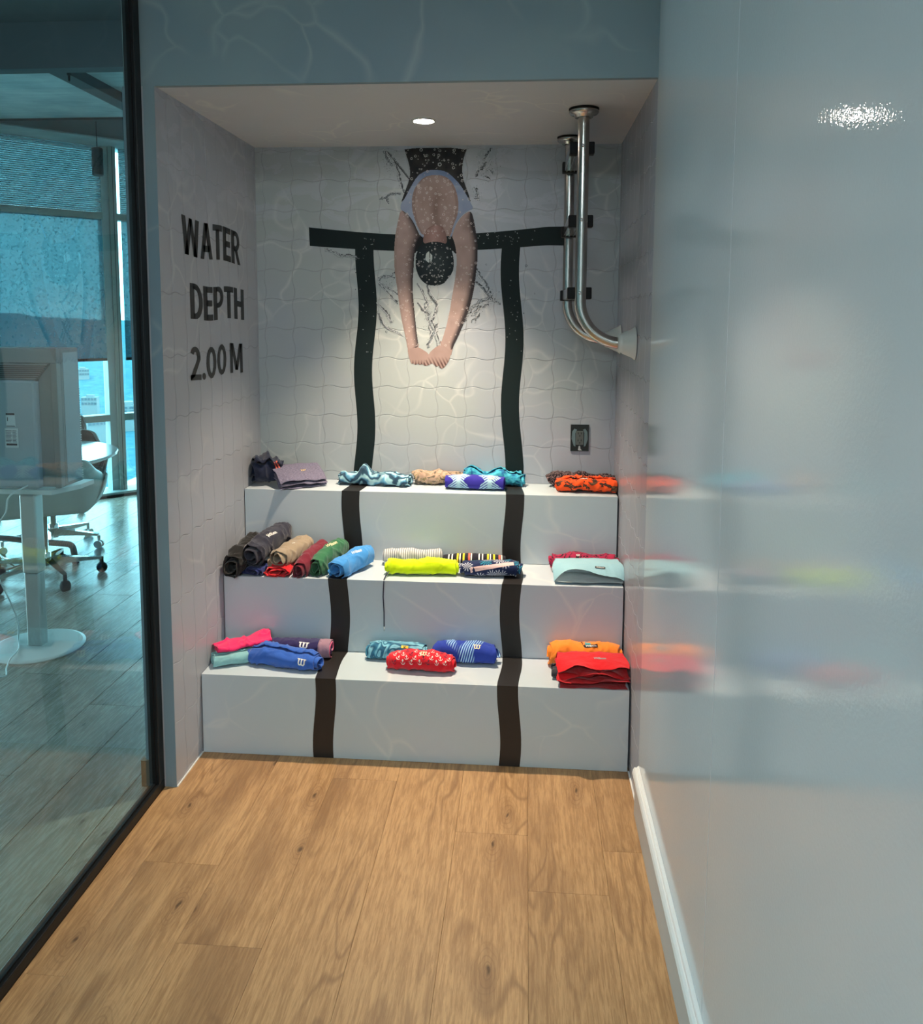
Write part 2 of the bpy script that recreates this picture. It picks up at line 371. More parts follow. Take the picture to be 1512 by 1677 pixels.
# wavy mural tiles: every tile a thin relief piece
def wavy_tiles(wall, mat, plane, fixed, a0, a1, b0, b1, sa, sb, oa, ob, amp, sgn, th=0.0016, gap=0.0016, seg=8):
    na0, na1 = math.floor((a0 - oa) / sa), math.ceil((a1 - oa) / sa)
    nb0, nb1 = math.floor((b0 - ob) / sb), math.ceil((b1 - ob) / sb)
    cache = {}
    for i in range(na0, na1):
        for j in range(nb0, nb1):
            ca, cb = oa + i * sa, ob + j * sb
            if ca + sa + amp < a0 or ca - amp > a1 or cb + sb + amp < b0 or cb - amp > b1: continue
            clip = ca - amp < a0 or ca + sa + amp > a1 or cb - amp < b0 or cb + sb + amp > b1
            def outline(g):
                pts = []
                for s in range(seg): pts.append((g + (sa - 2 * g) * s / seg, g + amp * math.sin(2 * math.pi * s / seg)))
                for s in range(seg): pts.append((sa - g + amp * math.sin(2 * math.pi * s / seg), g + (sb - 2 * g) * s / seg))
                for s in range(seg): q = 1 - s / seg; pts.append((g + (sa - 2 * g) * q, sb - g + amp * math.sin(2 * math.pi * q)))
                for s in range(seg): q = 1 - s / seg; pts.append((g + amp * math.sin(2 * math.pi * q), g + (sb - 2 * g) * q))
                if clip: pts = [(min(max(p[0] + ca, a0), a1) - ca, min(max(p[1] + cb, b0), b1) - cb) for p in pts]
                return pts
            if not clip and 'm' in cache: me = cache['m']
            else:
                A, B = outline(gap / 2), outline(gap / 2 + 0.0014)
                if clip and (max(p[0] for p in B) - min(p[0] for p in B) < 0.006 or max(p[1] for p in B) - min(p[1] for p in B) < 0.006): continue
                def P(p, d): return {'XZ': (p[0], -sgn * d, p[1]), 'YZ': (sgn * d, p[0], p[1])}[plane]
                n = len(A); vs = [P(p, 0) for p in A] + [P(p, th * 0.6) for p in A] + [P(p, th) for p in B]
                fs = []
                for k in range(n):
                    l = (k + 1) % n; fs.append((k, l, l + n, k + n)); fs.append((k + n, l + n, l + 2 * n, k + 2 * n))
                fs.append(tuple(range(2 * n, 3 * n)))
                me = bpy.data.meshes.new('tile'); me.from_pydata(vs, [], fs); me.validate(); me.update()
                bm = bmesh.new(); bm.from_mesh(me); bmesh.ops.recalc_face_normals(bm, faces=bm.faces)
                f = max(bm.faces, key=lambda f: f.calc_area()); want = Vector(P((0, 0), 1))
                if f.normal.dot(want) < 0: bmesh.ops.reverse_faces(bm, faces=bm.faces)
                bm.to_mesh(me); bm.free()
                if not clip: cache['m'] = me
            loc = (ca, fixed, cb) if plane == 'XZ' else (fixed, ca, cb)
            link('tile', me, mat, wall, loc=loc)
wavy_tiles(wall_back, M_back, 'XZ', YB + 0.0015, XL, XR, Z3, ZC, 0.1205, 0.1212, -0.7300, 1.0020, 0.0055, 1)
wavy_tiles(wall_left, M_side, 'YZ', XL - 0.0015, Y0, YB, 0.0, ZC, 0.1020, 0.2000, 2.4530, 0.0120, 0.0050, 1)
wavy_tiles(wall_right, M_sideR, 'YZ', XR + 0.0015, Y0, YB, 0.0, ZC, 0.1205, 0.1300, 2.4738, 0.0500, 0.0055, -1)
# glossy corridor panels on the right wall
box('panel', XR - 0.0012, XR + 0.002, 1.5475, Y0, 0.0, ZT, M_panel, wall_right, bev=0.0008)
box('panel', XR - 0.0012, XR + 0.002, 0.25, 1.5445, 0.0, ZT, M_panel, wall_right, bev=0.0008)
box('panel', XR - 0.0012, XR + 0.002, -1.05, 0.247, 0.0, ZT, M_panel, wall_right, bev=0.0008)
box('panel', XR - 0.0012, XR + 0.002, -2.6, -1.053, 0.0, ZT, M_panel, wall_right, bev=0.0008)
# skirting: flat grey board and the white moulding on its top
sk = box('baseboard_right', XR - 0.015, XR - 0.0013, -2.59, Y0 - 0.02, 0.0, 0.121, M_trimgrey); tag(sk, 'flat grey skirting board under the white moulding', kind='structure')
bm = bmesh.new()
prof = [(XR - 0.0013, 0.1215), (XR - 0.0205, 0.1215), (XR - 0.0215, 0.127), (XR - 0.0190, 0.1375), (XR - 0.0150, 0.1440), (XR - 0.0120, 0.1450), (XR - 0.0095, 0.1430), (XR - 0.0070, 0.1460), (XR - 0.0013, 0.1500)]
A = [bm.verts.new((a, -2.59, b)) for a, b in prof]; B = [bm.verts.new((a, Y0 - 0.004, b)) for a, b in prof]
for i in range(len(prof)): j = (i + 1) % len(prof); bm.faces.new((A[i], A[j], B[j], B[i]))
bm.faces.new(A[::-1]); bm.faces.new(B)
tag(obj('trim_1', bm, M_white), 'white moulding running along the top of the right skirting', kind='structure')
box('sealant_bead', XL - 0.0005, XL + 0.004, Y0, Y1, 0.0, 0.004, M_white, wall_left)
box('sealant_bead', XR - 0.005, XR + 0.0005, Y0, Y1, 0.0, 0.004, M_white, wall_right)

# ------------------------------------------------------------------ glass partition on the left
gp = empty('glass_partition', (XG, 0, 0)); tag(gp, 'black framed floor to ceiling glass partition on the left', kind='structure')
gp.name = 'window_1'
def gbox(name, x0, x1, y0, y1, z0, z1, mat, bev=0):
    o = box(name, x0 - XG, x1 - XG, y0, y1, z0, z1, mat, gp, bev); return o
gbox('bottom_rail', XG - 0.018, XG + 0.016, -2.6, Y0 - 0.002, 0.0, 0.030, M_black, 0.002)
gbox('bottom_gasket', XG - 0.006, XG + 0.006, -2.6, Y0 - 0.045, 0.030, 0.036, M_rubber)
gbox('end_post', XG - 0.018, XG + 0.016, Y0 - 0.040, Y0 - 0.002, 0.030, ZT, M_black, 0.002)
gbox('post_gasket', XG - 0.006, XG + 0.006, Y0 - 0.046, Y0 - 0.040, 0.030, ZT, M_rubber)
gbox('top_rail', XG - 0.018, XG + 0.016, -2.6, Y0 - 0.002, ZT - 0.03, ZT, M_black)
gbox('pane', XG - 0.004, XG + 0.004, -2.6, Y0 - 0.042, 0.033, ZT - 0.02, M_glass)
# office side of the partition end, with its brown skirting
box('wall_stub', XG - 0.0452, XG - 0.019, Y0 + 0.012, Y0 + 0.05, 0, ZT, plain('office_wall_paint', (0.34, 0.38, 0.37), 0.6), wall_left)
tag(box('baseboard_left', XG - 0.060, XG - 0.019, Y0 - 0.008, Y0 + 0.011, 0, 0.090, M_brown), 'short brown skirting block behind the glass at the wall end', kind='structure')

# ------------------------------------------------------------------ steps with black lane stripes
steps = empty('stepped_display', ((XL + XR) / 2, Y1, 0), 0, 'three pale blue grey display steps with two black lane stripes in the alcove', 'display steps')
sox, soy = (XL + XR) / 2, Y1
XA, XB = XL + 0.003, XR - 0.006
def strip_mesh(path, cx, hw, amp, per, ph):
    """wavy black strip that follows a vertical/horizontal path given as (y,z) points"""
    vs = []; fs = []; s = 0; prev = None; k = 0
    for (y, z) in path:
        if prev: s += math.hypot(y - prev[0], z - prev[1])
        prev = (y, z); o = amp * math.sin(2 * math.pi * s / per + ph)
        vs += [(cx - hw + o - sox, y - soy, z), (cx + hw + o - sox, y - soy, z)]
    for i in range(len(path) - 1): fs.append((2 * i, 2 * i + 1, 2 * i + 3, 2 * i + 2))
    me = bpy.data.meshes.new('lane_stripe'); me.from_pydata(vs, [], fs); me.update(); return me
for k, (ya, yb, za, zb) in enumerate([(Y1, Y2, 0.0, Z1), (Y2, Y3, Z1, Z2), (Y3, YB, Z2, Z3)]):
    bm = bmesh.new(); bx(bm, XA - sox, XB - sox, ya - soy, YB - 0.002 - soy, za + 0.0005, zb - 0.0005, 0.0012)
    st = obj('step', bm, M_step, steps)
    e = 0.0008
    for cx in (-0.6835, -0.0405):
        path = [(ya - e, za + (zb - za) * t / 14 + (0.001 if t == 0 else 0)) for t in range(15)]
        path[-1] = (ya - e, zb + e * 0.3)
        path += [(ya + (yb - ya) * t / 8, zb + e * 0.3) for t in range(1, 9)]
        me = strip_mesh(path, cx, 0.0360, 0.0065, 0.40, 0.5 + k * 1.7 + cx * 4)
        link('lane_stripe', me, M_stripe, st)
# lane stripes and the diver printed on the back wall
def flat_poly(name, pts, y, mat, parent, th=0.0004):
    bm = bmesh.new(); vs = [bm.verts.new((a, y, b)) for a, b in pts]
    f = bm.faces.new(vs); bmesh.ops.triangulate(bm, faces=[f])
    bmesh.ops.recalc_face_normals(bm, faces=bm.faces)
    for f in bm.faces:
        if f.normal.y > 0: f.normal_flip()
    me = bpy.data.meshes.new(name); bm.to_mesh(me); bm.free()
    return link(name, me, mat, parent)
def wavy(cx, hw, z0, z1, amp, per, ph, dx=0):
    n = 40; L = []; Rr = []
    for i in range(n + 1):
        t = i / n; z = z0 + (z1 - z0) * t; o = amp * math.sin(2 * math.pi * (z - z0) / per + ph) + dx * t
        L.append((cx - hw + o, z)); Rr.append((cx + hw + o, z))
    return L, Rr
YP = YB - 0.0006
def ribbon(name, L, Rr, y, mat, parent):
    vs = []; fs = []
    for a, b in zip(L, Rr): vs += [(a[0], y, a[1]), (b[0], y, b[1])]
    for i in range(len(L) - 1): fs.append((2 * i, 2 * i + 1, 2 * i + 3, 2 * i + 2))
    me = bpy.data.meshes.new(name); me.from_pydata(vs, [], fs); me.update(); return link(name, me, mat, parent)
L, Rr = wavy(-0.679, 0.0385, Z3 + 0.001, 1.838, 0.0085, 0.50, -1.2, 0.018); ribbon('lane_stripe', L, Rr, YP, M_stripeT, wall_back)
L, Rr = wavy(-0.049, 0.0375, Z3 + 0.001, 1.838, 0.0095, 0.55, 1.0, -0.012); ribbon('lane_stripe', L, Rr, YP, M_stripeT, wall_back)
top = []; bot = []
for i in range(61):
    x = -0.9016 + (0.158 + 0.9016) * i / 60
    t = (x + 0.9016) / 1.06
    c = 1.8665 - 0.030 * math.sin(math.pi * min(max(t * 1.08, 0), 1)) * 0.95
    top.append((x, c + 0.038 - 0.004 * math.sin(math.pi * t))); bot.append((x + 0.003 * (1 - t), c - 0.038 + 0.006 * math.sin(math.pi * t)))
ribbon('cross_stripe', bot, top, YP - 0.0001, M_stripeT, wall_back)
# PRINT
POLY = {'dark': [(-0.5034, 2.2208), (-0.2458, 2.2181), (-0.2566, 2.1915), (-0.2654, 2.1547), (-0.2659, 2.1145), (-0.256, 2.0774), (-0.2399, 2.0368), (-0.2279, 1.9962), (-0.2503, 2.0356), (-0.2746, 2.0742), (-0.3059, 2.106), (-0.3301, 2.1251), (-0.3682, 2.1335), (-0.4098, 2.1311), (-0.448, 2.1112), (-0.478, 2.0621), (-0.5004, 2.0194), (-0.5165, 2.0012), (-0.5059, 2.0317), (-0.4898, 2.0723), (-0.4793, 2.106), (-0.4792, 2.1364), (-0.4862, 2.1668), (-0.4965, 2.1972)], 'suit': [(-0.5165, 2.0012), (-0.5004, 2.0194), (-0.478, 2.0621), (-0.448, 2.1112), (-0.4098, 2.1311), (-0.3682, 2.1335), (-0.3301, 2.1251), (-0.3059, 2.106), (-0.2746, 2.0742), (-0.2503, 2.0356), (-0.2279, 1.9962), (-0.2195, 1.9759), (-0.243, 1.9679), (-0.2637, 1.953), (-0.2857, 1.926), (-0.2981, 1.8947), (-0.3077, 1.8633), (-0.3154, 1.8674), (-0.4166, 1.8677), (-0.4278, 1.8595), (-0.4411, 1.878), (-0.4586, 1.9129), (-0.4795, 1.9472), (-0.5005, 1.967), (-0.5201, 1.9746)], 'back': [(-0.448, 2.0788), (-0.4202, 2.1056), (-0.382, 2.1134), (-0.3439, 2.1097), (-0.3162, 2.0947), (-0.2953, 2.0642), (-0.2834, 2.0236), (-0.279, 1.983), (-0.2865, 1.9423), (-0.3003, 1.9151), (-0.3071, 1.8879), (-0.3133, 1.8661), (-0.3293, 1.8675), (-0.3887, 1.8949), (-0.425, 1.8663), (-0.4432, 1.8937), (-0.4572, 1.928), (-0.4704, 1.9703), (-0.4731, 2.0111), (-0.464, 2.0518)], 'armL': [(-0.5187, 1.9739), (-0.5272, 1.9364), (-0.5393, 1.8817), (-0.5459, 1.8129), (-0.5454, 1.7439), (-0.5386, 1.6884), (-0.5309, 1.6398), (-0.5247, 1.584), (-0.5156, 1.5281), (-0.5051, 1.4791), (-0.4945, 1.4334), (-0.4903, 1.4018), (-0.4434, 1.4106), (-0.4483, 1.4443), (-0.454, 1.4864), (-0.4589, 1.5354), (-0.4645, 1.5913), (-0.4687, 1.64), (-0.4686, 1.6886), (-0.4643, 1.7439), (-0.4622, 1.7853), (-0.4572, 1.8266), (-0.4481, 1.854), (-0.4376, 1.8677), (-0.4481, 1.8883), (-0.4621, 1.9198), (-0.4809, 1.9472), (-0.5005, 1.965)], 'armR': [(-0.2292, 1.9705), (-0.2179, 1.9352), (-0.2092, 1.8876), (-0.202, 1.8399), (-0.2002, 1.7852), (-0.2047, 1.7372), (-0.2106, 1.6821), (-0.2187, 1.6338), (-0.2303, 1.5853), (-0.244, 1.5435), (-0.2613, 1.5016), (-0.2787, 1.4596), (-0.2962, 1.4244), (-0.3067, 1.3963), (-0.3527, 1.424), (-0.3387, 1.4662), (-0.3247, 1.5152), (-0.3143, 1.5641), (-0.3075, 1.6127), (-0.2985, 1.6612), (-0.2904, 1.7096), (-0.2864, 1.7646), (-0.2894, 1.8127), (-0.2979, 1.8469), (-0.307, 1.8647), (-0.2981, 1.8947), (-0.2843, 1.9239), (-0.2609, 1.953)], 'handL': [(-0.4903, 1.4053), (-0.4875, 1.3806), (-0.4804, 1.3559), (-0.4733, 1.3418), (-0.4648, 1.3455), (-0.4576, 1.337), (-0.4477, 1.3456), (-0.4391, 1.3365), (-0.4306, 1.3444), (-0.4199, 1.3374), (-0.4093, 1.346), (-0.4008, 1.3673), (-0.4022, 1.387), (-0.4235, 1.4009), (-0.4434, 1.412)], 'handR': [(-0.3067, 1.3998), (-0.3115, 1.3751), (-0.3206, 1.3504), (-0.3347, 1.3326), (-0.3454, 1.324), (-0.3553, 1.3267), (-0.3596, 1.338), (-0.3681, 1.3309), (-0.3773, 1.3378), (-0.388, 1.3476), (-0.3979, 1.3405), (-0.4121, 1.3347), (-0.4235, 1.3374), (-0.4249, 1.3487), (-0.4093, 1.3644), (-0.4001, 1.3884), (-0.381, 1.4083), (-0.3527, 1.4254)], 'shL': [(-0.446, 1.8595), (-0.4362, 1.8677), (-0.425, 1.8636), (-0.4278, 1.8403), (-0.4432, 1.8238), (-0.4559, 1.7991), (-0.4643, 1.7977), (-0.4572, 1.83)], 'shR': [(-0.3244, 1.8688), (-0.3119, 1.8654), (-0.2965, 1.8332), (-0.288, 1.8058), (-0.2893, 1.7935), (-0.3012, 1.8058), (-0.3153, 1.8332)], 'neck': [(-0.418, 1.8868), (-0.3971, 1.9066), (-0.3678, 1.914), (-0.3413, 1.9044), (-0.3307, 1.8743), (-0.3244, 1.8401), (-0.3467, 1.8333), (-0.4271, 1.8334), (-0.4236, 1.8677)], 'cap': [(-0.4573, 1.7715), (-0.4531, 1.7991), (-0.4376, 1.8266), (-0.4096, 1.8416), (-0.3676, 1.8456), (-0.3292, 1.8367), (-0.3082, 1.8127), (-0.299, 1.7784), (-0.2989, 1.7371), (-0.3078, 1.713), (-0.3288, 1.6888), (-0.3392, 1.675), (-0.3673, 1.6659), (-0.4024, 1.6679), (-0.4271, 1.6817), (-0.4447, 1.7059), (-0.4559, 1.737)], 'glint': [(-0.4131, 1.7956), (-0.4026, 1.8059), (-0.3871, 1.7887), (-0.3885, 1.7681), (-0.4025, 1.7598), (-0.4166, 1.7715)]}
LINES = [[(-0.587, 2.2149), (-0.5662, 2.1945), (-0.5419, 2.1639), (-0.5071, 2.1232), (-0.4863, 2.096)], [(-0.5419, 2.1606), (-0.5281, 2.1199), (-0.5246, 2.0996), (-0.5143, 2.0589), (-0.5038, 2.0385)], [(-0.5835, 2.2081), (-0.5697, 2.1743), (-0.5559, 2.154)], [(-0.8376, 1.8132), (-0.8161, 1.8132), (-0.7913, 1.8028), (-0.7736, 1.791), (-0.7416, 1.7889), (-0.699, 1.7799)], [(-0.6108, 1.6883), (-0.593, 1.7036), (-0.5718, 1.6988), (-0.5399, 1.7196)], [(-0.6072, 1.6953), (-0.5718, 1.7057), (-0.5435, 1.6954)], [(-0.6087, 1.68), (-0.5861, 1.664), (-0.5614, 1.6467), (-0.5352, 1.6273)], [(-0.6074, 1.6709), (-0.5721, 1.6327), (-0.5367, 1.598)], [(-0.6149, 1.5907), (-0.5866, 1.5628), (-0.5689, 1.5419), (-0.5619, 1.5138)], [(-0.608, 1.5487), (-0.594, 1.5066), (-0.5727, 1.4857), (-0.5442, 1.4753), (-0.5123, 1.4579)], [(-0.4482, 1.6678), (-0.4306, 1.6401), (-0.4094, 1.5915), (-0.4235, 1.5566), (-0.4482, 1.5913)], [(-0.4095, 1.6748), (-0.4024, 1.6332), (-0.3671, 1.5847), (-0.3882, 1.5288)], [(-0.3811, 1.5358), (-0.4023, 1.5008), (-0.3938, 1.4728), (-0.4022, 1.413)], [(-0.3917, 1.5218), (-0.3705, 1.48), (-0.3583, 1.4239)], [(-0.4306, 1.5635), (-0.4023, 1.5497), (-0.4094, 1.5217)], [(-0.3705, 1.508), (-0.3881, 1.4658), (-0.4093, 1.4165)], [(-0.2068, 1.7303), (-0.1892, 1.7028), (-0.1716, 1.6822), (-0.1575, 1.6581), (-0.149, 1.634)], [(-0.2099, 1.6821), (-0.1854, 1.6615), (-0.1537, 1.6202)], [(-0.1469, 1.6306), (-0.1327, 1.603), (-0.1082, 1.5927)], [(-0.1467, 1.6133), (-0.1849, 1.5993), (-0.2197, 1.5714), (-0.2405, 1.547), (-0.2558, 1.5191)], [(-0.157, 1.5925), (-0.1918, 1.5785), (-0.2196, 1.5506)], [(-0.2124, 1.5263), (-0.1916, 1.5507)], [(-0.1553, 2.2118), (-0.1654, 2.1939), (-0.1789, 2.174)], [(-0.172, 2.1606), (-0.1787, 2.1406), (-0.1923, 2.1273)], [(-0.2026, 2.1307), (-0.2094, 2.1073)], [(-0.1511, 2.127), (-0.1407, 2.1135)], [(-0.1681, 2.1003), (-0.1508, 2.0901)], [(-0.2104, 2.0569), (-0.202, 2.0366), (-0.2032, 2.013), (-0.2122, 2.0164)], [(-0.602, 2.0187), (-0.5809, 2.024), (-0.5633, 2.0375), (-0.5423, 2.0387), (-0.5143, 2.0419)], [(-0.5809, 2.024), (-0.5719, 1.9994)]]
RINGS = [(-0.3579, 2.1535, .0075), (-0.3821, 2.1927, .005), (-0.4098, 2.1896, .005), (-0.2111, 1.8481, .0042), (-0.1607, 1.8725, .0045), (-0.0027, 1.7476, .0048), (0.0333, 1.6346, .0028), (-0.0106, 1.5551, .0025), (-0.406, 1.7405, .0038), (-0.3154, 1.8606, .0045), (-0.8304, 1.8146, .004), (-0.7066, 1.7195, .0026), (-0.71, 1.7334, .0022), (-0.7072, 1.6498, .0023), (-0.5799, 1.4751, .0045), (-0.1652, 1.7523, .0032), (-0.1122, 1.641, .003), (-0.1293, 1.6133, .0026), (-0.0349, 1.5584, .003), (-0.375, 2.0377, .0042), (-0.4097, 2.0413, .0042)]
def make_print():
    c = 0.0015; x0, x1, z0, z1 = -0.86, 0.05, 1.30, ZC - 0.002
    nx, nz = int((x1 - x0) / c), int((z1 - z0) / c)
    X, Z = np.meshgrid(x0 + c * (np.arange(nx) + .5), z0 + c * (np.arange(nz) + .5))
    A = np.zeros((nz, nx)); col = np.zeros((nz, nx, 3)); rs = np.random.RandomState(3)
    def inside(poly):
        m = np.zeros(X.shape, bool); n = len(poly)
        for i in range(n):
            (xa, za), (xb, zb) = poly[i], poly[(i + 1) % n]
            if za == zb: continue
            cnd = ((za > Z) != (zb > Z)) & (X < (xb - xa) * (Z - za) / (zb - za) + xa); m ^= cnd
        return m
    def smooth(p, n=2):
        for _ in range(n):
            q = []
            for i in range(len(p)):
                a, b = p[i], p[(i + 1) % len(p)]
                q += [(a[0] * .75 + b[0] * .25, a[1] * .75 + b[1] * .25), (a[0] * .25 + b[0] * .75, a[1] * .25 + b[1] * .75)]
            p = q
        return p
    def rowt(m):  # fraction across each row of the mask
        lo = np.where(m, X, 9).min(1, keepdims=True); hi = np.where(m, X, -9).max(1, keepdims=True)
        return np.clip((X - lo) / np.maximum(hi - lo, 1e-6), 0, 1)
    # low frequency noise field
    g = rs.rand(nz // 16 + 3, nx // 16 + 3); zi = np.arange(nz) / 16; xi = np.arange(nx) / 16
    a0, b0 = zi.astype(int), xi.astype(int); fa, fb = (zi - a0)[:, None], (xi - b0)[None]
    N = (g[a0][:, b0] * (1 - fa) * (1 - fb) + g[a0 + 1][:, b0] * fa * (1 - fb) + g[a0][:, b0 + 1] * (1 - fa) * fb + g[a0 + 1][:, b0 + 1] * fa * fb)
    def put(m, cc):
        A[m] = 1; col[m] = (cc[m] if hasattr(cc, 'shape') and cc.ndim == 3 else cc)
    def lerp(t, a, b): return np.array(a)[None, None] * (1 - t[..., None]) + np.array(b)[None, None] * t[..., None]
    # splash filaments and speckled water
    def filament(pts, wd, colr, jit=0.004):
        for (xa, za), (xb, zb) in zip(pts, pts[1:]):
            n = max(3, int(math.hypot(xb - xa, zb - za) / c * 1.6)); ph = rs.rand() * 6
            for i in range(n):
                t = i / n; w = wd * (0.35 + rs.rand()); o = jit * math.sin(ph + t * 9) * .5
                ix = int((xa + (xb - xa) * t + o - x0) / c); iz = int((za + (zb - za) * t - o - z0) / c)
                k = max(0, int(w / c))
                if rs.rand() < 0.2: continue
                for dx in range(k + 1):
                    for dz in range(max(1, k)):
                        if 0 <= ix + dx < nx and 0 <= iz + dz < nz:
                            A[iz + dz, ix + dx] = 1; col[iz + dz, ix + dx] = colr
    for ln in LINES:
        for q in range(4):
            d = rs.randn(2) * (0.0045 if q else 0.0)
            filament([(a + d[0] + rs.randn() * .0015, b + d[1] + rs.randn() * .0015) for a, b in ln], [.0042, .0030, .0022, .0022][q], [(.07, .08, .09), (.17, .19, .21), (.27, .30, .33), (.58, .60, .62)][q])
    for (cx, cz, sxx, szz, n) in [(-0.17, 2.15, .035, .05, 150), (-0.565, 2.16, .022, .04, 110), (-0.56, 1.66, .02, .05, 60), (-0.57, 1.52, .02, .04, 60), (-0.40, 1.55, .022, .07, 130), (-0.16, 1.62, .03, .04, 60), (-0.2, 2.03, .02, .03, 20)]:
        for _ in range(n):
            ix = int((cx + rs.randn() * sxx * .6 - x0) / c); iz = int((cz + rs.randn() * szz * .6 - z0) / c); s = rs.rand()
            L = rs.randint(1, 4)
            for k in range(L):
                a, b = iz + k, ix + (k if s > .5 else 0)
                if 0 <= b < nx and 0 <= a < nz: A[a, b] = 1; col[a, b] = (.10, .11, .13) if s < .35 else ((.34, .36, .42) if s < .8 else (.66, .68, .70))
    m = inside(smooth(POLY['dark'], 1)); put(m, lerp(N, (.010, .013, .018), (.045, .045, .045)))
    m = inside(smooth(POLY['suit'], 1)); t = rowt(m)
    put(m, lerp(np.clip(N * .5 + t * .25 + (Z > 2.07) * .35, 0, 1), (.35, .40, .50), (.16, .23, .40)))
    skinA, skinB, skinC = (.43, .315, .29), (.50, .335, .30), (.045, .038, .042)
    m = inside(smooth(POLY['back'])); t = rowt(m); mid = np.exp(-((X + .372) / .022) ** 2) * (Z < 2.10) * np.clip((2.1 - Z) / .08, 0, 1)
    put(m, lerp(np.clip(.15 + .55 * mid + .30 * N + .35 * (np.abs(t - .5) > .44), 0, 1), (.40, .30, .275), (.20, .135, .12)))
    m = inside(smooth(POLY['shL'], 1)) | inside(smooth(POLY['shR'], 1)); put(m, (.012, .012, .015))
    m = inside(smooth(POLY['neck'])); t = rowt(m); put(m, lerp(np.clip(np.abs(t - .45) * 1.5 + .1, 0, 1), (.40, .255, .235), (.17, .10, .09)))
    m = inside(smooth(POLY['armL'])); t = rowt(m); sh = np.clip((t - .50) / .48, 0, 1) ** 1.3
    put(m, lerp(sh, skinA, skinC)); col[m] *= (1 - .18 * N[m])[:, None]; e = m & (t < .12); col[e] *= .88
    m = inside(smooth(POLY['armR'])); t = rowt(m); low = np.clip((1.92 - Z) / .35, 0, 1)
    sh = np.clip((t - .68 + .12 * low) / .3, 0, 1) ** 1.2
    up = np.clip((Z - 1.86) / .08, 0, 1) * np.clip((t - .3) / .5, 0, 1)
    put(m, lerp(np.clip(sh + up * .8, 0, 1), skinA, skinC)); col[m] *= (1 - .2 * N[m])[:, None]
    for wp_ in ([(-.4915, 1.425), (-.4455, 1.428), (-.4440, 1.398), (-.4885, 1.388)], [(-.3545, 1.440), (-.2985, 1.420), (-.3080, 1.380), (-.3600, 1.408)]):
        m = inside(wp_) & (A < 1); put(m, (.37, .265, .24))
    m = inside(smooth(POLY['handL'], 1)); t = rowt(m); fz = np.clip((1.362 - Z) / .02, 0, 1)
    put(m, lerp(np.clip(.2 * N + fz * (.5 + .5 * np.sin(X * 520)), 0, 1), (.385, .275, .25), (.10, .055, .05)))
    m = inside(smooth(POLY['handR'], 1)); fz = np.clip((1.375 - Z) / .03, 0, 1)
    put(m, lerp(np.clip(.2 * N + fz * (.45 + .5 * np.sin((X + Z * .5) * 430)), 0, 1), (.395, .285, .26), (.10, .055, .05)))
    body = A.copy() > 0
    m = inside(smooth(POLY['cap'])); r = np.hypot((X + .372), (Z - 1.765)); put(m, lerp(np.clip(1 - r / .09, 0, 1), (.008, .014, .018), (.035, .050, .055)))
    m = inside(POLY['glint']); put(m, (.50, .55, .55)); m2 = m & (np.abs(X + .398) < .0015); col[m2] = (.02, .03, .03)
    # bubbles: many small pale rings on the body, a few named ones outside
    def ring(cx, cz, r, cc, th=.42):
        i0, i1 = int((cx - r - x0) / c) - 1, int((cx + r - x0) / c) + 2; j0, j1 = int((cz - r - z0) / c) - 1, int((cz + r - z0) / c) + 2
        i0, j0 = max(i0, 0), max(j0, 0); sub = (slice(j0, min(j1, nz)), slice(i0, min(i1, nx)))
        d = np.hypot(X[sub] - cx, Z[sub] - cz); m = (d < r) & (d > r * (1 - th)) if r > .0026 else (d < r)
        A[sub][m] = 1; a = col[sub]; a[m] = a[m] * .25 + np.array(cc) * .75
    names = ['back', 'armL', 'armR', 'neck', 'suit', 'dark', 'cap']
    for nme, n, rr in [('dark', 190, .0040), ('back', 150, .0036), ('suit', 50, .0034), ('armL', 140, .0030), ('armR', 160, .0032), ('neck', 30, .0028), ('cap', 110, .0026)]:
        p = POLY[nme]; xs = [q[0] for q in p]; zs = [q[1] for q in p]; m = inside(p); k = 0
        while k < n:
            cx, cz = rs.uniform(min(xs), max(xs)), rs.uniform(min(zs), max(zs)); ix, iz = int((cx - x0) / c), int((cz - z0) / c)
            if not (0 <= ix < nx and 0 <= iz < nz): k += 1; continue
            k += 1
            if m[iz, ix]: ring(cx, cz, rr * (0.35 + rs.rand() ** 2 * 1.3), (.62, .62, .60) if nme in ('dark', 'cap') else (.62, .54, .52))
    for cx, cz, r in RINGS: ring(cx, cz, r, (.13, .15, .17) if not body[int((cz - z0) / c), int((cx - x0) / c)] and abs(cz - 1.865) > .04 else (.72, .74, .74), .35)
    for _ in range(70):
        s = rs.rand()
        if s < .4: cx, cz = -.66 + rs.randn() * .016, rs.uniform(1.35, 1.86)
        elif s < .8: cx, cz = -.055 + rs.randn() * .016, rs.uniform(1.4, 1.88)
        else: cx, cz = rs.uniform(-.2, .04), 1.86 + rs.randn() * .015
        ring(cx, cz, rs.uniform(.0011, .0022), (.40, .45, .45))
    idx = np.argwhere(A > 0); vid = {}; vs = []; fs = []
    def V(i, j):
        k = (i, j)
        if k not in vid: vid[k] = len(vs); vs.append((x0 + c * j, 0, z0 + c * i))
        return vid[k]
    cols = []
    for i, j in idx:
        i = int(i); j = int(j); fs.append((V(i, j), V(i, j + 1), V(i + 1, j + 1), V(i + 1, j))); cc = col[i, j]; cols.append((cc[0], cc[1], cc[2], 1))
    me = bpy.data.meshes.new('diver_print'); me.from_pydata(vs, [], fs); me.update()
    ca = me.color_attributes.new('ink', 'FLOAT_COLOR', 'CORNER')
    arr = np.repeat(np.array(cols, dtype=np.float32), 4, axis=0).ravel(); ca.data.foreach_set('color', arr)
    return me
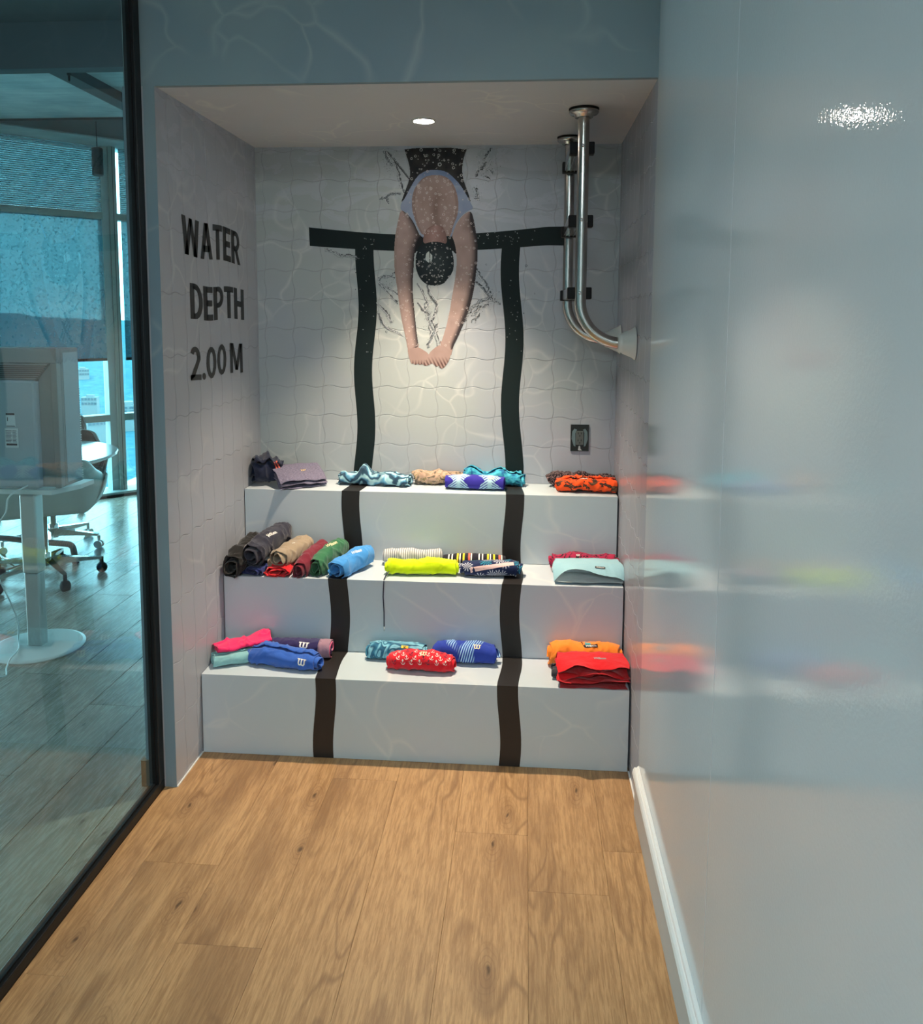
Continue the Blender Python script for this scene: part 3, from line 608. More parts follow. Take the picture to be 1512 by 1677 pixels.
t = NT('diver_print_ink'); at = t.n('VertexColor'); at.layer_name = 'ink'; t.set(Base_Color=at.outputs[0], Roughness=0.6); t.b.inputs['Specular IOR Level'].default_value = 0.2
pr = link('diver_print', make_print(), t.m, wall_back, loc=(0, YP - 0.0006, 0))
pr['label'] = 'printed picture of a swimmer diving down with arms outstretched'

# lettering on the left wall
def text_mesh(s, bold=0.0, shear=0.0):
    cu = bpy.data.curves.new('lettering', 'FONT'); cu.body = s; cu.size = 1.0; cu.offset = bold; cu.shear = shear; cu.resolution_u = 3; cu.space_character = 1.0
    o = bpy.data.objects.new('tmp', cu); C.objects.link(o)
    dg = bpy.context.evaluated_depsgraph_get(); me = bpy.data.meshes.new_from_object(o.evaluated_get(dg))
    bpy.data.objects.remove(o); vs = np.array([v.co[:2] for v in me.vertices]); fs = [tuple(p.vertices) for p in me.polygons]
    bpy.data.meshes.remove(me); bpy.data.curves.remove(cu)
    mn, mx = vs.min(0), vs.max(0); vs = (vs - mn) / (mx - mn); return vs, fs, (mx - mn)[0] / (mx - mn)[1]
def arc(cx, cy, rx, ry, a0, a1, n=14): return [(cx + rx * math.cos(R(a0 + (a1 - a0) * k / n)), cy + ry * math.sin(R(a0 + (a1 - a0) * k / n))) for k in range(n + 1)]
def band(cx, cy, rx, ry, tx, ty, a0, a1): return arc(cx, cy, rx, ry, a0, a1) + arc(cx, cy, rx - tx, ry - ty, a1, a0)
def bar(x0, x1, y0, y1): return [(x0, y0), (x1, y0), (x1, y1), (x0, y1)]
GLY = {   # width, list of polygons; cap height 1
 'W': (1.02, [[(0, 1), (.22, 1), (.37, 0), (.15, 0)], [(.15, 0), (.37, 0), (.60, .98), (.42, .98)], [(.42, .98), (.60, .98), (.87, 0), (.65, 0)], [(.65, 0), (.87, 0), (1.02, 1), (.80, 1)]]),
 'A': (.78, [[(0, 0), (.22, 0), (.50, 1), (.26, 1)], [(.28, 1), (.52, 1), (.78, 0), (.56, 0)], bar(.18, .60, .20, .38)]),
 'T': (.64, [bar(0, .64, .82, 1), bar(.20, .44, 0, .86)]),
 'E': (.56, [bar(0, .24, 0, 1), bar(.18, .56, .82, 1), bar(.18, .52, .42, .60), bar(.18, .56, 0, .18)]),
 'R': (.68, [bar(0, .24, 0, 1), bar(.18, .36, .85, 1), bar(.18, .36, .40, .54), band(.34, .70, .29, .30, .19, .15, -90, 90), [(.24, .44), (.44, .44), (.68, 0), (.46, 0)]]),
 'D': (.70, [bar(0, .24, 0, 1), bar(.18, .30, .84, 1), bar(.18, .30, 0, .16), band(.28, .5, .42, .5, .22, .17, -90, 90)]),
 'P': (.64, [bar(0, .24, 0, 1), bar(.18, .34, .85, 1), bar(.18, .34, .36, .51), band(.32, .68, .32, .32, .20, .17, -90, 90)]),
 'H': (.72, [bar(0, .23, 0, 1), bar(.49, .72, 0, 1), bar(.18, .54, .41, .60)]),
 'M': (.92, [bar(0, .20, 0, 1), bar(.72, .92, 0, 1), [(.06, 1), (.26, 1), (.56, .10), (.36, .10)], [(.36, .10), (.56, .10), (.86, 1), (.66, 1)]]),
 '2': (.60, [band(.28, .69, .29, .31, .19, .16, 0, 155), [(.57, .72), (.57, .62), (.24, .12), (.0, .0), (.0, .10), (.37, .62), (.38, .72)], bar(0, .60, 0, .17)]),
 '0': (.62, [band(.31, .5, .31, .5, .19, .17, 0, 360)]),
 '.': (.22, [arc(.11, .11, .11, .11, 0, 360)[:-1]]),
 ' ': (.16, []),
}
def letter_row(s, gap=0.045):
    vs = []; fs = []; x = 0
    for ch in s:
        w_, polys = GLY[ch]
        for p in polys:
            bm = bmesh.new(); f = bm.faces.new([bm.verts.new((a + x, b, 0)) for a, b in p]) if len(p) < 25 else None
            if f is None:
                n = len(p) // 2; A = [bm.verts.new((a + x, b, 0)) for a, b in p]
                for i in range(n - 1): bm.faces.new((A[i], A[i + 1], A[2 * n - 2 - i], A[2 * n - 1 - i]))
            else:
                bmesh.ops.triangulate(bm, faces=[f])
            es = [e for e in bm.edges if e.calc_length() > 0.2]
            bmesh.ops.subdivide_edges(bm, edges=es, cuts=3, use_grid_fill=True)
            bm.verts.index_update(); o = len(vs)
            vs += [v.co[:2] for v in bm.verts]; fs += [tuple(v.index + o for v in f.verts) for f in bm.faces]; bm.free()
        x += w_ + gap
    vs = np.array(vs); mn, mx = vs.min(0), vs.max(0); return (vs - mn) / (mx - mn), fs
for s, ya, yb, za, zb in [('WATER', 2.640, 3.190, 1.7405, 1.866), ('DEPTH', 2.693, 3.220, 1.5266, 1.6462), ('2.00 M', 2.680, 3.192, 1.319, 1.4335)]:
    vs, fs = letter_row(s)
    P3 = [(XL + 0.0009, ya + (yb - ya) * a, za + (zb - za) * b + 0.004 * math.sin(a * 9 + za * 30)) for a, b in vs]
    me = bpy.data.meshes.new('lettering'); me.from_pydata(P3, [], fs); me.update()
    o = link('lettering', me, M_ink, wall_left); o['label'] = 'black capitals reading ' + s

# ------------------------------------------------------------------ ceiling lamp, outlet, ladder
lamp = empty('ceiling_light', (-0.3688, 2.957, ZC), 0, 'small round recessed spot lamp glowing in the alcove ceiling', 'ceiling light')
bm = bmesh.new(); lathe(bm, [(0.036, 0.0), (0.044, 0.0), (0.044, -0.003), (0.040, -0.006), (0.035, -0.004), (0.034, 0.0)], 40); obj('trim_ring', bm, M_white, lamp, True)
bm = bmesh.new(); lathe(bm, [(0.001, -0.0045), (0.020, -0.0045), (0.034, -0.003), (0.034, -0.001), (0.001, -0.001)], 40); obj('lens', bm, M_lamp, lamp, True)
for x, y in [(-0.40, 1.30), (-0.40, -0.6)]:
    d = empty('ceiling_light', (x, y, ZT), 0, 'round corridor downlight ' + ('just in front of' if y > 0 else 'behind') + ' the camera', 'ceiling light', 'corridor downlights')
    bm = bmesh.new(); lathe(bm, [(0.085, 0.0), (0.10, 0.0), (0.10, -0.004), (0.092, -0.008), (0.083, -0.004)], 32); obj('trim_ring', bm, M_white, d, True)
    bm = bmesh.new(); lathe(bm, [(0.001, -0.004), (0.083, -0.004), (0.083, -0.002), (0.001, -0.002)], 32); obj('lens', bm, M_lamp2, d)

pl_ = empty('ceiling_light', (-0.40, -1.3, ZT), 0, 'added rectangular fill panel out of view behind the camera', 'ceiling light')  # unseen fixture, added to carry the fill light
bm = bmesh.new(); bx(bm, -0.58, 0.58, -0.33, 0.33, -0.010, 0.0); obj('frame', bm, M_white, pl_)
bm = bmesh.new(); bx(bm, -0.55, 0.55, -0.30, 0.30, -0.012, -0.0102); obj('diffuser', bm, emis('fill_panel_lens', (0.85, 0.95, 1.0), 3.0), pl_)

M_outblk = plain('dark_outlet_box', (0.010, 0.016, 0.015), 0.4); M_outteal = plain('teal_outlet_paint', (0.13, 0.20, 0.22), 0.4); M_outgrey = plain('grey_receptacle', (0.09, 0.11, 0.105), 0.5)
out = empty('electrical_outlet', (0.2273, YB, 1.0434), 0, 'uncovered dark electrical outlet box on the back wall near the ladder', 'outlet')
bm = bmesh.new()
for a in [(-0.0375, 0.0375, -0.0555, -0.052), (-0.0375, 0.0375, 0.052, 0.0555), (-0.0375, -0.034, -0.052, 0.052), (0.034, 0.0375, -0.052, 0.052)]: bx(bm, a[0], a[1], -0.006, -0.001, a[2], a[3])
bx(bm, -0.036, 0.036, -0.0022, -0.0012, -0.054, 0.054); obj('box', bm, M_outblk, out)
for s in (-1, 1):
    bm = bmesh.new(); prism(bm, [(s * 0.012, 0.034), (s * 0.022, 0.038), (s * 0.031, 0.026), (s * 0.033, -0.005), (s * 0.024, -0.033), (s * 0.017, -0.036), (s * 0.0185, 0.02)], -0.0065, -0.0022)
    obj('plaster_ear', bm, M_outteal, out)
bm = bmesh.new(); bx(bm, -0.0165, 0.0155, -0.010, -0.0022, -0.029, 0.029, 0.0015); rc = obj('receptacle', bm, M_outgrey, out)
bm = bmesh.new()
for z in (-0.016, 0.013):
    bx(bm, -0.0085, -0.0055, -0.0106, -0.0099, z + 0.003, z + 0.011); bx(bm, 0.0045, 0.0075, -0.0106, -0.0099, z + 0.003, z + 0.011); bx(bm, -0.003, 0.002, -0.0106, -0.0099, z - 0.006, z - 0.001)
obj('slots', bm, M_outblk, rc)
bm = bmesh.new(); prism(bm, [(-0.004, -0.034), (0.002, -0.033), (0.004, -0.046), (0.010, -0.052), (-0.002, -0.053), (-0.006, -0.05)], -0.0055, -0.0022); obj('mounting_tab', bm, M_alu, out)

lad = empty('pool_ladder', (0.182, 2.824, ZC), 0, 'polished steel pool ladder fixed to alcove ceiling and right wall with three treads', 'pool ladder')
lx, ly, lz = 0.182, 2.824, ZC
def lad_obj(name, bm, mat, parent=lad, smooth=True):
    bmesh.ops.translate(bm, verts=bm.verts, vec=(-0.182, -ly, -lz)); return obj(name, bm, mat, parent, smooth)
for ri, yy in enumerate((2.824, 3.262)):
    lx = 0.182 - 0.022 * ri
    pts = [(lx, yy, ZC - 0.004 - (ZC - 1.60) * k / 24) for k in range(24)]
    cx, cz, rr = lx + 0.140, 1.595, 0.140
    for k in range(0, 19):
        a = math.pi + (math.pi / 2) * k / 18; pts.append((cx + rr * math.cos(a), yy, cz + rr * math.sin(a)))
    pts.append((XR - 0.004, yy, 1.455))
    bm = bmesh.new(); tube(bm, pts, 0.0195, 32); rail = lad_obj('rail', bm, M_steel)
    bm = bmesh.new(); lathe(bm, [(0.049, -0.0003), (0.0500, -0.0003), (0.0500, -0.005), (0.001, -0.005)], 48, 'Z', (lx, yy, ZC)); lad_obj('gasket', bm, M_rubber, rail)
    bm = bmesh.new(); lathe(bm, [(0.0485, -0.005), (0.0495, -0.013), (0.044, -0.019), (0.032, -0.021), (0.030, -0.029), (0.0205, -0.031), (0.019, -0.005)], 48, 'Z', (lx, yy, ZC)); lad_obj('flange', bm, M_steel, rail)
    bm = bmesh.new(); lathe(bm, [(0.0200, -0.058), (0.0300, -0.060), (0.0325, -0.050), (0.0325, -0.047), (0.0355, -0.044), (0.0500, -0.010), (0.0565, -0.003), (0.0565, -0.0018), (0.0200, -0.0018)], 48, 'X', (XR - 0.0005, yy, 1.455)); lad_obj('wall_cup', bm, M_whiteplastic, rail)
    for z in (2.106, 1.865, 1.623):
        bm = bmesh.new(); lathe(bm, [(0.001, -0.0225), (0.004, -0.022), (0.006, -0.019)], 12, 'Y', (lx - 0.002, yy, z)); lad_obj('bolt', bm, M_chrome, rail)
for zc_ in (2.106, 1.865, 1.623):
    lx = 0.174; y0, y1 = 2.824 + 0.024, 3.262 - 0.022
    tr = bmesh.new(); bx(tr, lx - 0.036, lx + 0.036, y0, y1, zc_ - 0.016, zc_ + 0.018, 0.003)
    trd = lad_obj('tread', tr, M_steel, smooth=False)
    for q in range(5):
        bm = bmesh.new(); xx = lx - 0.028 + 0.014 * q; bx(bm, xx - 0.0022, xx + 0.0022, y0 + 0.05, y1 - 0.03, zc_ - 0.0185, zc_ - 0.0155, 0.0008); lad_obj('tread_rib', bm, M_steel, trd, False)
    for ya_, yb_ in ((2.8435, 2.885), (3.205, 3.243)):
        bm = bmesh.new(); lq, hq = (0.180, 0.0415) if ya_ < 3 else (0.166, 0.036); bx(bm, lq - hq, lq + hq, ya_, yb_, zc_ - 0.0200, zc_ + 0.0205, 0.0035); lad_obj('end_cap', bm, M_rubber, trd, False)

# ------------------------------------------------------------------ fabric
def fab(name, col=None, rough=0.85, build=None, inside=None):
    t = NT(name); uv = t.n('UVMap'); U = uv.outputs[0]
    c = build(t, U) if build else col
    if inside: gg = t.n('NewGeometry'); c = t.mix(gg.outputs['Backfacing'], inside, col)
    t.set(Base_Color=c, Roughness=rough); t.b.inputs['Sheen Weight'].default_value = 0.25 if build is None else 0.1; t.b.inputs['Specular IOR Level'].default_value = 0.2
    weave = t.noise(t.vmul(U, (1, 1, 1)), 900, 2); big = t.noise(U, 32, 4, 0.55)
    h = t.math('ADD', t.math('MULTIPLY', weave.outputs[0], 0.08), big.outputs[0]); t.bump(h, 0.55, 0.006); return t.m
def sepuv(t, U):
    s = t.n('SeparateXYZ'); t.l(U, s.inputs[0]); return s.outputs[0], s.outputs[1]
def f_zig(cols, per=0.040, amp=0.016, wav=0.095):
    def b(t, U):
        u, v = sepuv(t, U); nz = t.noise(U, 17, 2)
        w = t.math('PINGPONG', t.math('MULTIPLY', u, 1 / wav), 0.5)
        k = t.math('ADD', t.math('ADD', t.math('MULTIPLY', v, 1 / per), t.math('MULTIPLY', w, amp / per * 4)), t.math('MULTIPLY', nz.outputs[0], 2.6))
        return t.ramp(t.math('FRACT', k), cols)
    return b
def f_camo(stops, sc=38, stretch=(1, 1.6, 1), const=True, dist=0.8, det=2):
    def b(t, U): return t.ramp(t.noise(t.vmul(U, stretch), sc, det, 0.55, dist).outputs[0], stops, const)
    return b
def f_heather(a, bb):
    def b(t, U): return t.mix(t.mapr(t.noise(t.vmul(U, (1, 3, 1)), 130, 3, 0.7).outputs[0], 0.38, 0.62), a, bb)
    return b
def f_stripes(stops, per):
    def b(t, U):
        u, v = sepuv(t, U); return t.ramp(t.math('FRACT', t.math('MULTIPLY', u, 1 / per)), stops, True)
    return b
def f_palm(base, light, per=0.0115, span=0.125):
    def b(t, U):
        u, v = sepuv(t, U)
        w = t.math('MULTIPLY', t.math('PINGPONG', t.math('MULTIPLY', t.math('ADD', u, span * 10.5), 1 / span), 0.5), span)      # distance to the leaf spine
        lines = t.mapr(t.math('FRACT', t.math('MULTIPLY', t.math('SUBTRACT', v, t.math('MULTIPLY', w, 0.75)), 1 / per)), 0.30, 0.42, 0, 1)
        vv = t.math('PINGPONG', t.math('ADD', v, 0.3), 0.030); m = t.mapr(t.math('ADD', t.math('ADD', w, t.math('MULTIPLY', vv, 0.9)), t.math('MULTIPLY', t.noise(U, 45, 2).outputs[0], 0.018)), 0.054, 0.056, 1, 0)
        core = t.mapr(w, 0.004, 0.012, 1, 0)
        return t.mix(t.math('MULTIPLY', t.math('MAXIMUM', lines, core), m), base, light)
    return b
def f_lines(base, ink, sc=26, lo=0.03, second=None, dist=1.5):
    def b(t, U):
        nz = t.noise(U, sc, 2, 0.5, dist).outputs[0]
        k = t.math('FRACT', t.math('MULTIPLY', nz, 6.0)); ln = t.mapr(t.math('ABSOLUTE', t.math('SUBTRACT', k, 0.5)), 0.10, 0.16, 1, 0)
        c = t.mix(ln, base, ink)
        if second: c = t.mix(t.mapr(t.noise(U, sc * .8, 1).outputs[0], 0.58, 0.60), c, second)
        return c
    return b
def f_tropic(t, U):
    vo = t.n('TexVoronoi'); vo.inputs['Scale'].default_value = 24; t.l(U, vo.inputs['Vector'])
    sp = t.n('SeparateColor'); t.l(vo.outputs['Color'], sp.inputs[0])
    gr = t.n('VectorMath', operation='SUBTRACT'); t.l(U, gr.inputs[0]); t.l(vo.outputs['Position'], gr.inputs[1])
    s = t.n('SeparateXYZ'); t.l(gr.outputs[0], s.inputs[0]); an = t.math('ARCTAN2', s.outputs[0], s.outputs[1])
    ray = t.mapr(t.math('SINE', t.math('MULTIPLY', an, 11.0)), 0.2, 0.5, 0, 1)
    inr = t.mapr(vo.outputs['Distance'], 0.48, 0.60, 1, 0)
    leaf = t.ramp(sp.outputs[0], [(0.0, (0.45, 0.48, 0.55)), (0.4, (0.03, 0.30, 0.42)), (0.7, (0.60, 0.62, 0.68))], True)
    return t.mix(t.math('MULTIPLY', ray, inr), (0.012, 0.022, 0.075), leaf)
def f_flow(t, U):
    return t.ramp(t.math('FRACT', t.math('MULTIPLY', t.noise(t.vmul(U, (1, 1, 1)), 11, 1, 0.5, 2.0).outputs[0], 5.0)), [(0.0, (0.02, 0.09, 0.17)), (0.3, (0.04, 0.20, 0.33)), (0.5, (0.20, 0.50, 0.62)), (0.75, (0.25, 0.58, 0.70)), (1.0, (0.02, 0.08, 0.15))])
def f_wmix(t, U):
    u, v = sepuv(t, U); k = t.math('FRACT', t.math('MULTIPLY', v, 1 / 0.006)); m = t.mapr(t.noise(t.vmul(U, (1.2, .5, 1)), 9, 1).outputs[0], 0.48, 0.52)
    k2 = t.math('FRACT', t.math('MULTIPLY', t.math('ADD', u, t.math('MULTIPLY', v, 0.25)), 1 / 0.0088)); a = t.mapr(k2, 0.52, 0.6)
    return t.mix(t.math('MULTIPLY', a, m), (0.025, 0.055, 0.36), (0.36, 0.62, 0.78))

FM = dict(
    navy=fab('navy_cloth', (0.012, 0.018, 0.045)), coral=fab('coral_cloth', (0.75, 0.14, 0.09)),
    heather=fab('heather_cloth', build=f_heather((0.10, 0.095, 0.155), (0.23, 0.21, 0.29))), bluein=fab('slate_blue_cloth', (0.06, 0.12, 0.19)),
    zig=fab('zigzag_cloth', build=f_zig([(0.0, (0.02, 0.05, 0.09)), (0.30, (0.03, 0.08, 0.13)), (0.40, (0.30, 0.55, 0.62)), (0.62, (0.42, 0.66, 0.70)), (0.80, (0.10, 0.30, 0.46)), (1.0, (0.02, 0.06, 0.10))])),
    camo=fab('desert_camo_cloth', build=f_camo([(0.0, (0.12, 0.10, 0.08)), (0.42, (0.34, 0.25, 0.17)), (0.50, (0.50, 0.34, 0.25)), (0.60, (0.30, 0.24, 0.13))], 30)),
    turq=fab('turquoise_cloth', build=f_camo([(0.0, (0.01, 0.08, 0.24)), (0.40, (0.02, 0.15, 0.32)), (0.48, (0.04, 0.36, 0.50)), (0.7, (0.10, 0.52, 0.62))], 40, const=False)),
    palm=fab('palm_print_cloth', build=f_palm((0.035, 0.028, 0.30), (0.45, 0.70, 0.80))),
    bflor=fab('black_floral_cloth', build=f_lines((0.016, 0.010, 0.013), (0.22, 0.15, 0.15), 30)),
    ocamo=fab('orange_camo_cloth', build=f_camo([(0.0, (0.9, 0.09, 0.015)), (0.55, (0.06, 0.03, 0.02)), (0.63, (0.16, 0.08, 0.04))], 28)),
    black=fab('black_cloth', (0.014, 0.013, 0.012)), char=fab('charcoal_navy_cloth', (0.030, 0.031, 0.048)),
    khaki=fab('khaki_cloth', (0.33, 0.26, 0.18)), khin=fab('khaki_mesh_lining', (0.20, 0.18, 0.13)), dblue=fab('dark_blue_cloth', (0.012, 0.022, 0.12)), sred=fab('bright_red_cloth', (0.66, 0.008, 0.016)),
    maroon=fab('maroon_cloth', (0.17, 0.014, 0.03)), green=fab('green_cloth', (0.035, 0.155, 0.07)), lblue=fab('sky_blue_cloth', (0.055, 0.28, 0.66)),
    pin=fab('pinstripe_cloth', build=f_stripes([(0.0, (0.62, 0.62, 0.62)), (0.72, (0.12, 0.12, 0.13))], 0.0085)),
    stripe=fab('striped_cloth', build=f_stripes([(0.0, (0.015, 0.015, 0.025)), (0.14, (0.9, 0.86, 0.74)), (0.18, (0.015, 0.015, 0.025)), (0.25, (0.9, 0.86, 0.74)), (0.29, (0.015, 0.015, 0.025)), (0.42, (0.85, 0.66, 0.04)), (0.48, (0.015, 0.015, 0.025)), (0.51, (0.9, 0.86, 0.74)), (0.55, (0.015, 0.015, 0.025)), (0.62, (0.85, 0.66, 0.04)), (0.68, (0.015, 0.015, 0.025)), (0.80, (0.80, 0.16, 0.10)), (0.86, (0.015, 0.015, 0.025)), (0.88, (0.9, 0.86, 0.74)), (0.92, (0.015, 0.015, 0.025))], 0.118)),
    lime=fab('lime_cloth', (0.60, 0.80, 0.0)), tropic=fab('tropical_cloth', build=f_tropic), pinkw=fab('pale_pink_band', (0.75, 0.52, 0.50)),
    crim=fab('crimson_cloth', build=f_lines((0.36, 0.018, 0.065), (0.012, 0.008, 0.012), 15, second=(0.42, 0.02, 0.07))),
    aqua=fab('aqua_cloth', (0.33, 0.58, 0.66), inside=(0.66, 0.76, 0.78)), aquain=fab('aqua_shadow_lining', (0.07, 0.27, 0.40)),
    pink=fab('hot_pink_cloth', (0.85, 0.025, 0.14)), mint=fab('mint_cloth', (0.24, 0.50, 0.52)), navyw=fab('navy_purple_cloth', (0.030, 0.022, 0.095)), cuff=fab('pink_cuff_cloth', (0.70, 0.12, 0.24)), pcuff=fab('dusty_cuff_cloth', (0.34, 0.20, 0.26)),
    royal=fab('royal_blue_cloth', (0.035, 0.125, 0.50)), wave=fab('wave_cloth', build=f_flow), anchor=fab('red_anchor_cloth', (0.72, 0.012, 0.025)), bpat=fab('blue_hatched_cloth', build=f_wmix),
    orange=fab('orange_cloth', (1.0, 0.27, 0.03)), red=fab('red_cloth', (0.70, 0.008, 0.014), inside=(0.48, 0.007, 0.012)), liner=fab('charcoal_lining', (0.035, 0.035, 0.042)),
    white=plain('white_logo_print', (0.85, 0.85, 0.80), 0.6), cream=plain('cream_logo_print', (0.80, 0.72, 0.45), 0.6), blk=plain('black_label', (0.008, 0.008, 0.008), 0.5), grey=plain('grey_logo_print', (0.42, 0.42, 0.42), 0.6), gold=plain('gold_logo_print', (0.62, 0.45, 0.2), 0.5), teal=plain('teal_patch', (0.04, 0.38, 0.45), 0.6), yel=plain('yellow_label', (0.9, 0.62, 0.05), 0.6))
def nz3(x, y, z): return noise.noise(Vector((x, y, z)))
def garment(L, W, H, mode='roll', droop=0.0, turns=2.3, seed=1, wr=0.006, lump=0.10, peaks=(), tele=0.012, taper=0.10, nu=64, layers=3, th=0.0022, wave=0.010, twist=0.0, bend=0.0):
    """rolled or folded cloth as one thin sheet; x is the long axis, the underside rests on z=0"""
    prof = []
    if mode == 'roll':
        n = int(44 * turns)
        for k in range(n + 1):
            f = k / n; a = 2 * math.pi * turns * f + math.pi * 1.35; r = 0.30 + 0.70 * f ** 0.8
            ca, sa = math.cos(a), math.sin(a)
            e = 0.80; cy = math.copysign(abs(ca) ** e, ca); cz = math.copysign(abs(sa) ** e, sa)
            prof.append((cy * r * W / 2, H / 2 + cz * r * H / 2, f))
    elif mode == 'fold':
        n = 22; tt = H / layers
        for q in range(layers):
            s = -1 if q % 2 else 1; shrink = 1 - 0.05 * q
            for k in range(n):
                y = s * (k / (n - 1) * 2 - 1) * W / 2 * shrink * 0.93; prof.append((y, tt * (q + 0.5) + 0.10 * tt * math.cos(y / W * 5), 0.4 + 0.6 * q / layers))
            if q < layers - 1:
                for k in range(1, 7):
                    a = -math.pi / 2 + math.pi * k / 7; prof.append((s * (W / 2 * 0.93 + math.cos(a) * tt * 0.5), tt * (q + 1) + math.sin(a) * tt * 0.5, 0.4 + 0.6 * q / layers))
    elif mode == 'pocket':   # stacked open pockets whose lips face the front (-y)
        n = 16; tt = H / layers
        for q in range(layers - 1, -1, -1):
            zt = tt * (q + 0.92); zb = tt * (q + 0.12); back = W / 2 * (1 - 0.02 * q); front = -W / 2 * (1 - 0.06 * q)
            for k in range(n): prof.append((front + (back - front) * k / (n - 1) * 0.97, zt, 2 + q))
            for k in range(1, 6): a = math.pi / 2 - math.pi * k / 6; prof.append((back + math.cos(a) * tt * 0.3 - tt * .3, (zt + zb) / 2 + math.sin(a) * (zt - zb) / 2, 2 + q))
            for k in range(n): prof.append((back * 0.97 + (front - back * 0.97) * k / (n - 1), zb, 3 + q))
            prof.append(None)
    vs = []; uvs = []; fs = []; cols_idx = []
    arc = 0; last = None; seqs = []; cur = []
    for p in prof:
        if p is None: seqs.append(cur); cur = []; last = None; continue
        if last: arc += math.hypot(p[0] - last[0], p[1] - last[1])
        last = p; cur.append((p[0], p[1], p[2], arc))
    if cur: seqs.append(cur)
    sd = seed * 7.31
    for seq in seqs:
        base = len(vs); m = len(seq)
        for i in range(nu + 1):
            u = i / nu - 0.5
            end = 1 - taper * (abs(u) * 2) ** 3
            sw = end * (1 + lump * nz3(u * 3.2, sd, 1)); sh = end * (1 + lump * 1.3 * nz3(u * 3.7, sd, 5))
            ry = 0.05 * W * nz3(u * 4, sd, 9) + bend * (u * u * 4)
            pk = sum(am * math.exp(-((u * L - pu) / pw) ** 2) for pu, am, pw in peaks)
            for (py, pz, f, ar) in seq:
                fl = f if mode != 'pocket' else 1.0
                x = u * L + (u * 2) * tele * (nz3(ar * 14, sd, 3) + (0.8 * (0.5 - fl) if mode == 'roll' else 0))
                y = py * sw + ry; z = pz * sh
                yn, zn = py / (W / 2), pz / H
                # wrinkles: sharp diagonal creases, folds and fine crumple
                c1 = max(0.0, 1 - abs(nz3(x * 11 + y * 16, y * 15 - x * 9, sd + z * 9)) * 5.5)
                c2 = max(0.0, 1 - abs(nz3(x * 23 - z * 16, ar * 11 + x * 5, sd + 11)) * 4.5)
                g2 = nz3(x * 15, y * 18 + z * 16, sd + 4)
                d = wr * (1.25 * c1 * c1 + 0.80 * c2 * c2 + 0.9 * g2 - 0.5) * (0.35 + 0.65 * fl)
                cy, cz = (py / W), ((pz - H * 0.5) / H); nn = math.hypot(cy, cz) + 1e-6
                if mode == 'roll': y += d * cy / nn; z += d * cz / nn
                elif mode == 'fold': z += d * (0.35 + 0.65 * zn); y += d * 0.6 * (1 if py > 0 else -1) * min(1, abs(yn) ** 3)
                else:
                    frontw = max(0.0, -yn) ** 1.5; z += d * 0.5 * zn + wave * frontw * (math.sin(u * 2 * math.pi * (0.75 + 0.17 * f) + f * 2.1 + sd) * 0.75 + 0.3 * nz3(u * 6, f, sd)) * (0.35 + zn)
                    if droop and pz > H * 0.5: z -= droop * frontw * H * (0.55 + 0.3 * math.cos(u * 7 + sd) + 1.1 * abs(2 * u) ** 4)
                    y += 0.012 * frontw * nz3(u * 4, f * 3, sd + 2)
                z += pk * max(0.0, zn) ** 1.2
                z = max(z, 0.0006 + 0.0022 * (1 - min(1, fl)) if mode == 'roll' else 0.0006)
                if twist: y += twist * u * (zn - 0.5)
                vs.append((x, y, z)); uvs.append((x, ar))
        for i in range(nu):
            for k in range(m - 1):
                a = base + i * m + k; fs.append((a, a + 1, a + m + 1, a + m))
    me = bpy.data.meshes.new('cloth'); me.from_pydata(vs, [], fs); me.update()
    ul = me.uv_layers.new(name='UVMap'); idx = np.zeros(len(me.loops), dtype=np.int32); me.loops.foreach_get('vertex_index', idx)
    ul.data.foreach_set('uv', np.array(uvs, dtype=np.float32)[idx].ravel())
    for p in me.polygons: p.use_smooth = True
    return me
def w_glyph():
    """cup shaped w with slab tops, drawn from thick strokes"""
    bm = bmesh.new(); T = 0.16
    def stroke(pts):
        for a, b in zip(pts, pts[1:]):
            a, b = Vector((*a, 0)), Vector((*b, 0)); d = (b - a).normalized() * T * 0.5; n = Vector((-d.y, d.x, 0))
            bm.faces.new([bm.verts.new(q) for q in (a - d * .5 - n, b + d * .5 - n, b + d * .5 + n, a - d * .5 + n)])
    stroke([(0.12, 0.92), (0.12, 0.28), (0.20, 0.10), (0.36, 0.08), (0.46, 0.22), (0.46, 0.92)])
    stroke([(0.46, 0.30), (0.54, 0.10), (0.70, 0.08), (0.82, 0.26), (0.82, 0.92)])
    stroke([(-0.02, 0.90), (0.22, 0.90)]); stroke([(0.34, 0.90), (0.58, 0.90)]); stroke([(0.70, 0.90), (0.96, 0.90)])
    vs = np.array([v.co[:2] for v in bm.verts]); bm.verts.index_update(); fs = [tuple(v.index for v in f.verts) for f in bm.faces]; bm.free(); return vs, fs
def anchor_glyph():
    bm = bmesh.new(); T = 0.10
    def stroke(pts):
        for a, b in zip(pts, pts[1:]):
            a, b = Vector((*a, 0)), Vector((*b, 0)); d = (b - a).normalized() * T * 0.5; n = Vector((-d.y, d.x, 0))
            bm.faces.new([bm.verts.new(q) for q in (a - d * .5 - n, b + d * .5 - n, b + d * .5 + n, a - d * .5 + n)])
    stroke([(0.5, 0.78), (0.5, 0.05)]); stroke([(0.28, 0.66), (0.72, 0.66)])
    stroke([(0.08, 0.38), (0.14, 0.18), (0.30, 0.06), (0.5, 0.03), (0.70, 0.06), (0.86, 0.18), (0.92, 0.38)])
    stroke([(0.5 + 0.09 * math.cos(a * math.pi / 4), 0.88 + 0.09 * math.sin(a * math.pi / 4)) for a in range(9)])
    vs = np.array([v.co[:2] for v in bm.verts]); bm.verts.index_update(); fs = [tuple(v.index for v in f.verts) for f in bm.faces]; bm.free(); return vs, fs
